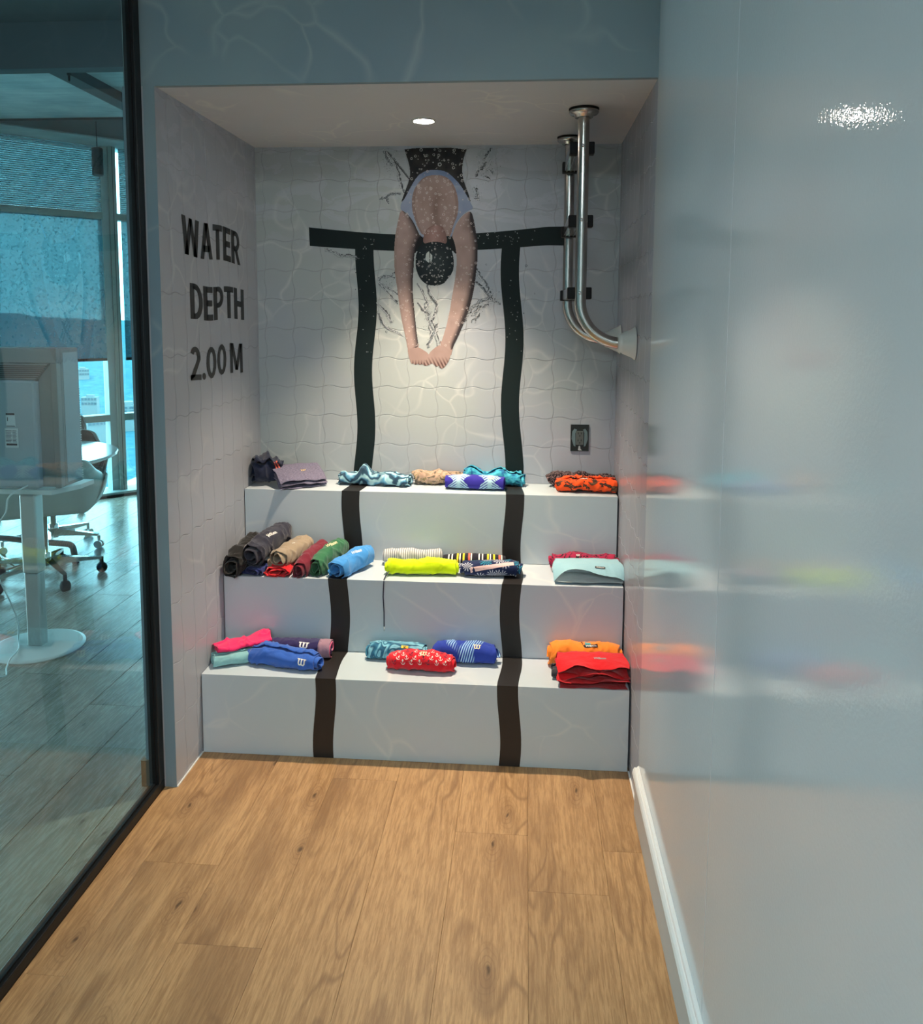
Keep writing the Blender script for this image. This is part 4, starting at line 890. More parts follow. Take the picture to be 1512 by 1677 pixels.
GW = w_glyph(); GA = anchor_glyph(); GT = text_mesh('Wilson', 0.03, 0.2)[:2]
GR = (np.array([(a / 8, b) for a in range(9) for b in (0.0, 0.5, 1.0)]), [(3 * i + j, 3 * i + 3 + j, 3 * i + 4 + j, 3 * i + 1 + j) for i in range(8) for j in range(2)])
REF = {}
def refine(g):
    k = id(g[1])
    if k in REF: return REF[k]
    bm = bmesh.new(); V = [bm.verts.new((a, b, 0)) for a, b in g[0]]
    for f in g[1]:
        try: bm.faces.new([V[i] for i in f])
        except ValueError: pass
    for _ in range(3):
        es = [e for e in bm.edges if e.calc_length() > 0.13]
        if not es: break
        bmesh.ops.subdivide_edges(bm, edges=es, cuts=1, use_grid_fill=True)
    bmesh.ops.triangulate(bm, faces=bm.faces[:]); bm.verts.index_update()
    r = (np.array([v.co[:2] for v in bm.verts]), [tuple(v.index for v in f.verts) for f in bm.faces]); bm.free(); REF[k] = r; return r
def decal(parent, bvh, MW, glyph, cx, cz, w, h, ang, mat, name='logo', off=0.0012, d=(0.0, 0.82, -0.57)):
    """lays a flat glyph on the cloth by dropping its points along one oblique direction.
       cx, cz: world x, and height above the step, of its centre as seen from the front"""
    vs, fs = refine(glyph); d = Vector(d).normalized(); up = Vector((0, 0.57, 0.82)); rt = Vector((1, 0, 0)); P = []
    ca, sa = math.cos(ang), math.sin(ang); inv = MW.inverted()
    # refine
    for a, b in vs:
        a_, b_ = (a - .5) * w, (b - .5) * h; q = Vector((cx[0], cx[1], cz)) + rt * (a_ * ca - b_ * sa) + up * (a_ * sa + b_ * ca) - d * 0.3
        hit = bvh.ray_cast(inv @ q, (inv.to_3x3() @ d).normalized())
        P.append(None if hit[0] is None else (MW @ hit[0] - d * off))
    good = [p for p in P if p is not None]
    if not good: return None
    ym = sorted(p.y for p in good)[len(good) // 2]
    P = [p if p is not None else Vector((0, 0, 0)) for p in P]; ok = [p.length > 0 and abs(p.y - ym) < 0.05 for p in P]
    fs = [f for f in fs if all(ok[i] for i in f)]
    if not fs: return None
    used = sorted({i for f in fs for i in f}); mp = {i: k for k, i in enumerate(used)}
    me = bpy.data.meshes.new(name); me.from_pydata([tuple(inv @ P[i]) for i in used], [], [tuple(mp[i] for i in f) for f in fs]); me.update()
    return link(name, me, mat, parent)
G1, G2, G3 = 'rolled shorts on the top step', 'rolled shorts on the middle step', 'rolled shorts on the bottom step'
def shorts(label, step, x, y, L, W, H, mat, yaw=0, pitch=0, lift=0, group=None, name='rolled_shorts', decals=(), extras=(), roll=0, **kw):
    zb = {1: Z1, 2: Z2, 3: Z3}[step] + 0.0008
    kw['wr'] = min(kw.get('wr', .006) * 0.72, 0.0068)
    if kw.get('mode', 'roll') == 'roll': H *= 1.18; W *= 1.08; kw.setdefault('tele', 0.020)
    me = garment(L, W, H, **kw)
    md = link(name, me, FM[mat]); md.rotation_euler = Euler((R(roll), R(-pitch), R(yaw)), 'XYZ'); md.location = (x, y, zb + lift)
    if mat not in ('aqua', 'red'): s = md.modifiers.new('cloth_thickness', 'SOLIDIFY'); s.thickness = 0.0022; s.offset = 0
    tag(md, label, 'shorts', {1: G3, 2: G2, 3: G1}[step])
    MW = Matrix.Translation(md.location) @ md.rotation_euler.to_matrix().to_4x4()
    bvh = BVHTree.FromPolygons([v.co[:] for v in me.vertices], [tuple(p.vertices) for p in me.polygons])
    for dc in decals:
        g, px, py, pz, w_, h_, an, mt = dc[:8]; decal(md, bvh, MW, {'w': GW, 'a': GA, 't': GT, 'r': GR}[g], (px, py), {1: Z1, 2: Z2, 3: Z3}[step] + pz, w_, h_, R(an), FM[mt], dc[8] if len(dc) > 8 else 'logo', dc[9] if len(dc) > 9 else 0.0024)
    return md
def cuff(parent, L, W, H, mat, u0, u1, seed, grow=0.004, name='cuff'):
    me = garment(u1 - u0, W + grow, H + grow, mode='roll', turns=1.05, seed=seed, wr=0.002, tele=0, taper=0.0, lump=0.02, nu=8)
    o = link(name, me, FM[mat], parent); o.location = ((u0 + u1) / 2, 0, 0); s = o.modifiers.new('cloth_thickness', 'SOLIDIFY'); s.thickness = 0.002; s.offset = 0; return o
# SHORTS
# --- top step
s = shorts('crumpled navy shorts with two coral stripes at the left end of the top step', 3, -1.055, 3.275, 0.125, 0.135, 0.085, 'navy', yaw=25, seed=1, wr=0.009, lump=0.35, peaks=[(0.0, 0.012, 0.05)], turns=1.7,
       decals=[('r', -1.015, 3.25, 0.080, 0.045, 0.006, -62, 'coral', 'stripe'), ('r', -1.003, 3.25, 0.080, 0.045, 0.006, -62, 'coral', 'stripe')])
shorts('heather purple grey folded shorts with a small gold logo on the top step', 3, -0.925, 3.265, 0.190, 0.150, 0.040, 'heather', yaw=33, roll=16, lift=0.022, name='folded_shorts', mode='pocket', layers=2, seed=4, wr=0.005, wave=0.004, lump=0.05, taper=0.04, droop=0.25,
       decals=[('w', -0.905, 3.25, 0.075, 0.020, 0.011, 25, 'gold')])
shorts('teal and navy zigzag patterned rolled shorts across the left lane stripe', 3, -0.615, 3.305, 0.300, 0.085, 0.045, 'zig', yaw=-4, seed=3, wr=0.010, lump=0.22, peaks=[(-0.045, 0.032, 0.022), (0.09, 0.006, 0.05)], turns=2.4)
shorts('beige desert camouflage rolled shorts beside the zigzag pair', 3, -0.352, 3.345, 0.215, 0.075, 0.044, 'camo', yaw=2, seed=5, wr=0.011, lump=0.3, peaks=[(-0.075, 0.018, 0.035), (0.075, 0.008, 0.04)])
shorts('turquoise tie dye rolled shorts tucked behind the navy palm print pair', 3, -0.125, 3.345, 0.250, 0.080, 0.050, 'turq', yaw=-5, seed=6, wr=0.011, lump=0.25, peaks=[(-0.10, 0.016, 0.04), (0.04, 0.005, 0.05)], turns=2.6)
shorts('navy rolled shorts with pale blue palm bursts and cream logo on the top step', 3, -0.197, 3.262, 0.240, 0.080, 0.052, 'palm', yaw=-4, seed=7, wr=0.004, lump=0.06, tele=0.005,
       decals=[('w', -0.130, 3.24, 0.047, 0.026, 0.017, -3, 'cream')])
shorts('black floral rolled shorts behind the orange pair on the top step', 3, 0.232, 3.340, 0.255, 0.075, 0.058, 'bflor', yaw=-2, seed=8, wr=0.011, lump=0.22)
shorts('orange red camouflage rolled shorts on the right end of the top step', 3, 0.246, 3.255, 0.235, 0.085, 0.050, 'ocamo', yaw=-3, seed=9, wr=0.010, lump=0.16, turns=2.6,
       decals=[('t', 0.235, 3.24, 0.055, 0.030, 0.006, 3, 'white')])
# --- middle step
shorts('black rolled shorts leaning at the far left of the middle step', 2, -1.066, 3.018, 0.235, 0.088, 0.100, 'black', yaw=82, pitch=7, seed=10, wr=0.012, lump=0.15, turns=1.8)
shorts('large charcoal navy rolled shorts piled on top at the left of the middle step', 2, -0.985, 3.050, 0.235, 0.092, 0.080, 'char', yaw=76, pitch=12, lift=0.058, seed=11, wr=0.010, lump=0.14, turns=2.2,
       decals=[('t', -0.965, 3.02, 0.140, 0.036, 0.016, 58, 'white')])
shorts('dark blue cloth roll squeezed under the charcoal pair on the middle step', 2, -1.003, 2.985, 0.110, 0.085, 0.030, 'dblue', yaw=80, seed=12, wr=0.005)
shorts('small bright red rolled shorts under the khaki pair on the middle step', 2, -0.913, 2.975, 0.110, 0.105, 0.036, 'sred', yaw=85, seed=13, wr=0.008, lump=0.15)
kh = shorts('khaki rolled shorts with mesh lining resting on a red roll on the middle step', 2, -0.890, 3.042, 0.215, 0.092, 0.066, 'khaki', yaw=74, pitch=3, lift=0.032, seed=14, wr=0.009, lump=0.12,
       decals=[('w', -0.880, 3.03, 0.100, 0.010, 0.008, 20, 'white')])
shorts('maroon rolled shorts between the khaki and green pairs on the middle step', 2, -0.812, 3.040, 0.215, 0.062, 0.078, 'maroon', yaw=79, pitch=8, seed=15, wr=0.007, lump=0.1)
shorts('green rolled shorts with cream lettering on the middle step', 2, -0.744, 3.047, 0.200, 0.070, 0.088, 'green', yaw=72, pitch=9, lift=0.0, seed=16, wr=0.007, lump=0.1,
       decals=[('t', -0.738, 3.01, 0.125, 0.042, 0.018, 45, 'cream')])
shorts('sky blue rolled shorts with white lettering at the right of the left pile', 2, -0.652, 3.030, 0.195, 0.084, 0.070, 'lblue', yaw=62, pitch=6, seed=17, wr=0.007, lump=0.1,
       decals=[('t', -0.635, 3.0, 0.095, 0.038, 0.015, 32, 'white')])
shorts('white rolled shorts with fine grey pinstripes behind the lime pair', 2, -0.433, 3.132, 0.225, 0.065, 0.058, 'pin', yaw=3, seed=18, wr=0.005, lump=0.08)
shorts('black shorts with white, yellow and coral vertical stripes on the middle step', 2, -0.190, 3.130, 0.245, 0.070, 0.044, 'stripe', yaw=2, seed=19, wr=0.0015, lump=0.04, tele=0.003, taper=0.16)
lm = shorts('lime green rolled shorts with a navy drawstring hanging over the middle step', 2, -0.382, 3.020, 0.265, 0.085, 0.050, 'lime', yaw=3, seed=20, wr=0.007, lump=0.12, peaks=[(-0.10, 0.004, 0.03)])
tp = shorts('navy tropical leaf rolled shorts with a pale pink band on the middle step', 2, -0.122, 3.022, 0.220, 0.085, 0.054, 'tropic', yaw=2, seed=21, wr=0.004, lump=0.07,
       decals=[('r', -0.115, 3.0, 0.036, 0.165, 0.016, 11, 'pinkw', 'band', 0.003)])
shorts('crimson rolled shorts with black curved print and round logo on the middle step', 2, 0.233, 3.118, 0.250, 0.085, 0.060, 'crim', yaw=-4, seed=22, wr=0.006, lump=0.10, peaks=[(0.02, 0.004, 0.05)],
       decals=[('w', 0.210, 3.1, 0.060, 0.014, 0.009, 0, 'white', 'logo', 0.004)])
shorts('pale aqua folded shorts with wavy open hem and black label on the middle step', 2, 0.240, 3.000, 0.250, 0.120, 0.072, 'aqua', yaw=1, name='folded_shorts', mode='pocket', layers=1, seed=23, wr=0.003, wave=0.004, lump=0.04, taper=0.03, droop=0.42,
       decals=[('r', 0.283, 2.97, 0.058, 0.036, 0.009, -3, 'blk', 'label', 0.0022), ('t', 0.283, 2.97, 0.058, 0.030, 0.0055, -3, 'white', 'lettering', 0.0034)])
# --- bottom step
shorts('hot pink crumpled shorts lying on a mint roll at the left of the bottom step', 1, -1.018, 2.835, 0.195, 0.088, 0.044, 'pink', yaw=30, pitch=4, lift=0.036, name='folded_shorts', mode='fold', layers=3, seed=24, wr=0.014, lump=0.22)
shorts('mint rolled shorts under the hot pink pair on the bottom step', 1, -1.015, 2.800, 0.200, 0.075, 0.040, 'mint', yaw=28, seed=25, wr=0.006, lump=0.1, turns=2.6)
nv = shorts('navy rolled shorts with pink cuff and white logo behind the royal blue pair', 1, -0.822, 2.880, 0.235, 0.075, 0.056, 'navyw', yaw=0, seed=26, wr=0.004, lump=0.06,
       decals=[('w', -0.797, 2.86, 0.043, 0.036, 0.024, -3, 'white')])
cuff(nv, 0.235, 0.090, 0.068, 'pcuff', 0.078, 0.121, 3, 0.002); cuff(nv, 0.235, 0.078, 0.060, 'cuff', 0.108, 0.1235, 3, 0.001)
shorts('royal blue rolled shorts with white logo at the front of the bottom step', 1, -0.850, 2.780, 0.268, 0.090, 0.058, 'royal', yaw=-11, seed=27, wr=0.008, lump=0.12, turns=2.6, peaks=[(-0.07, 0.010, 0.06)], taper=0.2,
       decals=[('w', -0.772, 2.75, 0.024, 0.030, 0.023, -10, 'white')])
shorts('blue teal wave print rolled shorts with a yellow label behind the red anchors', 1, -0.456, 2.880, 0.225, 0.070, 0.058, 'wave', yaw=0, seed=28, wr=0.004, lump=0.07,
       decals=[('r', -0.425, 2.86, 0.052, 0.026, 0.010, -4, 'yel', 'label', 0.002), ('w', -0.425, 2.86, 0.052, 0.009, 0.007, -4, 'blk', 'logo', 0.0032)])
an = [('a', -0.447 + 0.030 * i + (0.013 if j % 2 else 0), 2.80, 0.012 + 0.017 * j, 0.015, 0.015, (37 * (i + 2 * j)) % 70 - 35, 'white' if (i + j) % 4 else 'navy', 'anchor_print') for j in range(4) for i in range(7)]
shorts('bright red rolled shorts printed with small white anchors on the bottom step', 1, -0.357, 2.790, 0.235, 0.080, 0.060, 'anchor', yaw=-4, seed=29, wr=0.006, lump=0.10, turns=2.8, taper=0.2,
       decals=an + [('w', -0.345, 2.79, 0.056, 0.024, 0.017, -6, 'cream', 'logo', 0.0036)])
shorts('blue rolled shorts with pale hatched lines and cream logo on the bottom step', 1, -0.205, 2.875, 0.225, 0.085, 0.070, 'bpat', yaw=-4, seed=30, wr=0.005, lump=0.08,
       decals=[('w', -0.160, 2.85, 0.066, 0.026, 0.017, -3, 'cream')])
shorts('orange shorts with teal patch and black label behind the red pair', 1, 0.225, 2.879, 0.255, 0.086, 0.080, 'orange', yaw=-2, seed=31, wr=0.006, lump=0.08, peaks=[(0.06, 0.008, 0.07)],
       decals=[('r', 0.236, 2.86, 0.094, 0.020, 0.026, 0, 'teal', 'patch'), ('r', 0.218, 2.86, 0.090, 0.006, 0.028, 25, 'blk', 'stripe'), ('r', 0.246, 2.86, 0.081, 0.048, 0.013, 3, 'blk', 'label', 0.003), ('t', 0.246, 2.86, 0.081, 0.038, 0.0075, 3, 'white', 'lettering', 0.0044)])
rd = shorts('bright red folded shorts with layered wavy hems overhanging the bottom step', 1, 0.242, 2.760, 0.238, 0.138, 0.078, 'red', yaw=2, name='folded_shorts', mode='pocket', layers=3, seed=32, wr=0.004, wave=0.013, lump=0.05, taper=0.02, droop=0.14,
       decals=[('t', 0.270, 2.76, 0.082, 0.042, 0.009, 2, 'grey', 'lettering', 0.002)])
me = garment(0.13, 0.10, 0.040, mode='roll', turns=1.5, seed=33, wr=0.005, nu=24); o = link('lining', me, FM['liner'], rd); o.location = (-0.070, 0.030, 0.001)
o.modifiers.new('cloth_thickness', 'SOLIDIFY').thickness = 0.002
# the lime pair's drawstring hangs down the riser
bm = bmesh.new(); inv = (Matrix.Translation(lm.location) @ lm.rotation_euler.to_matrix().to_4x4()).inverted()
pts = [(-0.500, 2.985, Z2 + 0.020), (-0.511, 2.955, Z2 + 0.008), (-0.513, 2.930, Z2 + 0.002), (-0.513, 2.9215, Z2 - 0.012), (-0.515, 2.921, Z2 - 0.06), (-0.512, 2.921, Z2 - 0.12), (-0.512, 2.921, Z2 - 0.175)]
tube(bm, [inv @ Vector(p) for p in pts], 0.0022, 8); obj('drawstring', bm, FM['navy'], lm, True)
bm = bmesh.new(); tube(bm, [inv @ Vector(p) for p in [(-0.512, 2.921, Z2 - 0.176), (-0.5115, 2.921, Z2 - 0.192)]], 0.0019, 8); obj('drawstring_tip', bm, M_whiteplastic, lm, True)

# ------------------------------------------------------------------ office behind the glass
WA = Vector((-3.6637, 6.4731, 0)); WT = Vector((math.cos(R(46.08)), math.sin(R(46.08)), 0)); WN = Vector((-WT.y, WT.x, 0))   # WN points outside
ww = empty('window_2', WA, R(46.08)); tag(ww, 'tall office window wall set diagonally with grey mullions and mesh shades', kind='structure')
M_mull = plain('window_mullion_paint', (0.30, 0.34, 0.31), 0.45); M_mull2 = plain('window_mullion_side', (0.42, 0.50, 0.50), 0.5)
def wbox(name, s0, s1, n0, n1, z0, z1, mat, par=ww, bev=0): return box(name, s0, s1, n0, n1, z0, z1, mat, par, bev)
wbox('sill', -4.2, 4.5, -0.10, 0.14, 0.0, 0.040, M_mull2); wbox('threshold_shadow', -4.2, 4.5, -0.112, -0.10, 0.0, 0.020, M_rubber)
for k in range(-3, 4):
    o = 0.237 + 1.45 * k
    if k == 0 or True:
        m = wbox('mullion', o + 0.055, o + 0.112, -0.03, 0.12, 0.04, 2.95, M_mull); wbox('mullion_side', o, o + 0.055, 0.0, 0.12, 0.04, 2.95, M_mull2, m); wbox('mullion_groove', o + 0.082, o + 0.086, -0.0315, -0.030, 0.04, 2.95, M_rubber, m)
    a, b = o + 0.112, o + 1.45
    wbox('transom', a, b, -0.01, 0.10, 2.315, 2.370, M_mull); wbox('transom', a, b, -0.01, 0.10, 0.634, 0.690, M_mull)
    wbox('pane', a, b, 0.070, 0.076, 0.04, 0.634, M_wglass); wbox('pane', a, b, 0.070, 0.076, 0.690, 2.315, M_wglass); wbox('pane', a, b, 0.070, 0.076, 2.370, 2.95, M_wglass)
    wbox('roller_shade', a + 0.045, b, 0.020, 0.0215, 1.165, 2.315, M_shade); wbox('shade_bar', a + 0.045, b, 0.012, 0.028, 1.145, 1.168, M_rubber)
    wbox('upper_shade', a + 0.045, b, 0.030, 0.0315, 2.375, 2.92, M_shade)
    bm = bmesh.new()
    for q in range(34):
        z = 2.375 + 0.0162 * q; bx(bm, a + 0.045, b, 0.018, 0.020, z, z + 0.0088)
    sl = obj('blind_slats', bm, plain('pale_blind_slat', (0.45, 0.62, 0.65), 0.6), ww); sl['kind'] = 'stuff'
wbox('head_beam', -4.2, 4.5, -0.32, 0.20, 2.905, 3.30, M_conc)
XW = lambda y: (y - 0.17 - 6.4731) / 1.0385 - 3.6637
cs = slab('ceiling', [(XW(4.0), 4.0), (XL - 0.03, 4.0), (XL - 0.03, 5.8), (XW(5.8), 5.8)], 2.93, 3.2, M_conc); tag(cs, 'raw concrete slab over the office', kind='structure')
cd = slab('ceiling', [(XW(5.8), 5.8), (XL - 0.03, 5.8), (XL - 0.03, WLINE(XL - 0.03))], 2.915, 3.2, M_dark); tag(cd, 'dark soffit next to the office windows', kind='structure')
cn = slab('ceiling', [(-8.5, -2.6), (XG - 0.05, -2.6), (XG - 0.05, 4.0), (XW(4.0), 4.0), (-8.5, WLINE(-8.5))], 2.93, 3.2, M_dark); tag(cn, 'dark painted office ceiling near the glass', kind='structure')
tag(box('trim_2', XW(3.92) + 0.3, XG - 0.05, 3.92, 4.0, 2.715, 2.93, M_dark), 'dark bulkhead hanging under the office ceiling', kind='structure')
tag(box('trim_3', -2.66, -2.56, 4.0, 5.8, 2.87, 2.93, M_dark), 'slim dark beam across the concrete slab', kind='structure')
tag(box('wall_office_left', -8.6, -8.5, -2.6, WLINE(-8.5), 0, 3.2, M_paint), 'far end wall of the office', kind='structure')
tag(box('wall_office_rear', -8.5, XG - 0.05, -2.7, -2.6, 0, 3.2, M_paint), 'office wall behind the camera', kind='structure')
tag(box('wall_office_right', XL - 0.045, XL - 0.035, YB + 0.1, 9.2, 0, 3.2, M_paint), 'office side of the alcove partition', kind='structure')

# hanging speaker and sprinkler
pd = empty('pendant_speaker', (-3.10, 5.85, 2.93), 0, 'small dark cylindrical pendant hanging in front of the office blinds', 'pendant')
bm = bmesh.new(); tube(bm, [(0, 0, 0), (0, 0, -0.21)], 0.003, 8); obj('rod', bm, M_rubber, pd)
bm = bmesh.new(); lathe(bm, [(0.030, -0.20), (0.038, -0.206), (0.038, -0.392), (0.033, -0.398)], 28); obj('body', bm, plain('dark_pendant_shell', (0.03, 0.04, 0.045), 0.5), pd)
sk_ = empty('sprinkler_head', (-2.50, 4.45, 2.93), 0, 'dark sprinkler head hanging below the office ceiling', 'sprinkler')
bm = bmesh.new(); tube(bm, [(0, 0, 0), (0, 0, -0.06)], 0.003, 8); obj('pipe', bm, M_alu, sk_)
bm = bmesh.new(); lathe(bm, [(0.006, -0.055), (0.020, -0.060), (0.022, -0.066), (0.011, -0.068), (0.011, -0.095), (0.006, -0.098), (0.006, -0.125), (0.003, -0.130)], 16); obj('head', bm, M_rubber, sk_)

# grey appliance on a pedestal table
M_app = plain('grey_appliance_shell', (0.33, 0.38, 0.40), 0.35); M_app2 = plain('dark_grey_appliance_frame', (0.20, 0.225, 0.225), 0.45)
tb = empty('pedestal_table', (-2.245, 3.52, 0), 0, 'small square white table on a column with a round white base', 'table')
bm = bmesh.new(); lathe(bm, [(0.001, 0.0), (0.198, 0.0), (0.203, 0.004), (0.203, 0.008), (0.190, 0.012), (0.03, 0.016), (0.001, 0.016)], 64); obj('base', bm, M_whiteplastic, tb, False)
bm = bmesh.new(); bx(bm, -0.034, 0.034, -0.028, 0.028, 0.014, 0.36, 0.006); obj('lower_column', bm, M_alu, tb)
bm = bmesh.new(); bx(bm, -0.038, 0.038, -0.032, 0.032, 0.36, 0.726, 0.008); obj('upper_column', bm, M_alu, tb)
bm = bmesh.new(); prism(bm, [(-0.33, -0.025), (0.115, -0.025), (0.172, 0.12), (0.172, 0.24), (-0.33, 0.24)], 0.727, 0.748, 'XY'); obj('table_top', bm, M_whiteplastic, tb)
ap = empty('monitor', (-2.26, 3.545, 0.7485), 0, 'large boxy grey appliance with a louvred back and rating labels on the pedestal table', 'appliance')
bm = bmesh.new(); bx(bm, -0.27, 0.180, -0.02, 0.135, 0.012, 0.640, 0.008); obj('body', bm, M_app2, ap)
bm = bmesh.new()
for a in [(-0.27, 0.180, 0.575, 0.642), (-0.27, -0.20, 0.012, 0.575), (0.150, 0.180, 0.012, 0.575)]: bx(bm, a[0], a[1], -0.050, -0.018, a[2], a[3], 0.003)
obj('rear_frame', bm, M_app2, ap)
bm = bmesh.new(); bx(bm, -0.198, 0.088, -0.075, -0.018, 0.010, 0.500, 0.012); fr = obj('rear_cover', bm, M_app, ap)
bm = bmesh.new(); prism(bm, [(0.089, 0.015), (0.149, 0.015), (0.149, 0.573), (0.089, 0.505)], -0.042, -0.019); obj('cover_bevel', bm, M_app2, ap)
bm = bmesh.new(); prism(bm, [(-0.198, 0.503), (0.088, 0.503), (0.148, 0.573), (-0.198, 0.573)], -0.062, -0.019); obj('vent_hood', bm, M_app2, fr)
for q in range(7): 
    bm = bmesh.new(); bx(bm, -0.19, 0.140 - 0.0075 * q, -0.0645, -0.0615, 0.562 - 0.0085 * q, 0.5655 - 0.0085 * q); obj('vent_louvre', bm, M_rubber, fr)
M_lab = plain('white_label', (0.55, 0.6, 0.6), 0.6)
for nm, x0, x1, z0, z1 in [('rating_label', -0.050, -0.008, 0.292, 0.354), ('data_label', -0.058, 0.002, 0.197, 0.284)]:
    lb = box(nm, x0, x1, -0.0768, -0.0752, z0, z1, M_lab, fr)
bm = bmesh.new(); bx(bm, -0.049, -0.009, -0.0775, -0.0767, 0.344, 0.353); bx(bm, -0.044, -0.041, -0.0775, -0.0767, 0.317, 0.334); bx(bm, -0.049, -0.009, -0.0775, -0.0767, 0.293, 0.296)
for q in range(9): bx(bm, -0.055, -0.030 + 0.002 * (q % 3), -0.0775, -0.0767, 0.222 + 0.0062 * q, 0.2242 + 0.0062 * q); bx(bm, -0.023, -0.004 - 0.003 * (q % 2), -0.0775, -0.0767, 0.222 + 0.0062 * q, 0.2242 + 0.0062 * q)
bx(bm, -0.053, -0.003, -0.0775, -0.0767, 0.207, 0.216); obj('label_print', bm, M_rubber, fr)['kind'] = 'stuff'
bm = bmesh.new(); bx(bm, 0.180, 0.1825, 0.0, 0.118, 0.03, 0.62); obj('side_panel', bm, M_app, ap)
dm = bmesh.new()
for q in range(40):
    if q in (11, 12, 20): continue
    bx(dm, 0.1802, 0.1835, 0.1235, 0.1275, 0.015 + 0.0112 * q, 0.0185 + 0.0112 * q)
obj('speaker_holes', dm, M_white, ap)['kind'] = 'stuff'
cb = bmesh.new()
def bez(pts, n=40):
    P = [Vector(p) for p in pts]; out = []
    for i in range(len(P) - 1):
        p0, p1, p2, p3 = P[max(i - 1, 0)], P[i], P[i + 1], P[min(i + 2, len(P) - 1)]
        for k in range(8):
            t = k / 8; out.append(0.5 * ((2 * p1) + (-p0 + p2) * t + (2 * p0 - 5 * p1 + 4 * p2 - p3) * t * t + (-p0 + 3 * p1 - 3 * p2 + p3) * t ** 3))
    return out + [P[-1]]
tube(cb, bez([(-2.178, 3.40, 0.79), (-2.181, 3.27, 0.77), (-2.195, 3.26, 0.70), (-2.26, 3.28, 0.64), (-2.36, 3.30, 0.60), (-2.42, 3.40, 0.55), (-2.44, 3.50, 0.40), (-2.40, 3.60, 0.12), (-2.36, 3.55, 0.022), (-2.29, 3.44, 0.020), (-2.262, 3.34, 0.020), (-2.235, 3.27, 0.008), (-2.205, 3.225, 0.006), (-2.20, 3.195, 0.006), (-2.30, 3.17, 0.006), (-2.5, 3.25, 0.006)]), 0.0035, 8)
tag(obj('power_cord', cb, M_whiteplastic, None, True), 'thin white power cord drooping from the appliance to the floor', 'cord')

# round meeting table
rt = empty('round_table', (-3.10, 4.68, 0), 0, 'round white meeting table near the office window', 'table')
bm = bmesh.new(); lathe(bm, [(0.001, 0.662), (0.575, 0.662), (0.598, 0.673), (0.602, 0.685), (0.597, 0.690), (0.001, 0.690)], 72); obj('table_top', bm, plain('white_laminate', (0.78, 0.82, 0.82), 0.12), rt)
bm = bmesh.new(); tube(bm, [(-0.16, 0.02, 0.05), (-0.16, 0.02, 0.661)], 0.035, 20); obj('column', bm, M_chrome, rt, True)
bm = bmesh.new(); lathe(bm, [(0.001, 0.0), (0.17, 0.0), (0.175, 0.008), (0.06, 0.03), (0.036, 0.06), (0.001, 0.06)], 40, 'Z', (-0.16, 0.02, 0)); obj('base', bm, M_chrome, rt, True)

# moulded armchairs on castor bases
M_shell = plain('white_shell_plastic', (0.46, 0.52, 0.49), 0.4); M_pad = plain('charcoal_seat_pad', (0.03, 0.035, 0.035), 0.8)
def shell_mesh(off=0.0, nu=36, nv=22):
    """bucket seat: v runs from seat front to back top, u from arm to arm"""
    def P(u, v):       # u in -1..1
        au = abs(u)
        if v < 0.45: y = -0.23 + v / 0.45 * 0.36; z = 0.44 - 0.03 * math.sin(math.pi * v / 0.45) + (0.012 if v < .05 else 0)
        else: t = (v - 0.45) / 0.55; y = 0.13 + 0.12 * math.sin(t * math.pi / 2) * (0.6 + 0.6 * t); z = 0.435 + 0.375 * t ** 1.15
        hw = 0.30 - 0.05 * max(0, (v - 0.75) / 0.25) ** 1.5 - 0.03 * (1 - min(v / 0.2, 1))
        x = hw * math.sin(u * math.pi / 2 * 0.98)
        side = max(0.0, au - 0.50) / 0.50
        armh = 0.235 * math.exp(-((v - 0.42) / 0.26) ** 2)
        z += armh * side ** 1.6; x += math.copysign(0.045 * side ** 2 * math.exp(-((v - 0.4) / 0.3) ** 2), u)
        if v > 0.45: y -= 0.14 * side ** 1.8 * (1 - 0.5 * (v - .45) / .55); z -= 0.07 * max(0, (v - 0.8) / 0.2) * au ** 3
        return Vector((x, y, z))
    vs = []; fs = []
    for j in range(nv + 1):
        for i in range(nu + 1):
            p = P(i / nu * 2 - 1, j / nv)
            if off:
                e = 1e-3; u_, v_ = i / nu * 2 - 1, j / nv; n = (P(u_ + e, v_) - P(u_ - e, v_)).cross(P(u_, min(v_ + e, 1)) - P(u_, max(v_ - e, 0)))
                if n.length > 0: p = p + n.normalized() * off
            vs.append(p)
    for j in range(nv):
        for i in range(nu): a = j * (nu + 1) + i; fs.append((a, a + 1, a + nu + 2, a + nu + 1))
    me = bpy.data.meshes.new('shell'); me.from_pydata(vs, [], fs); me.update(); return me
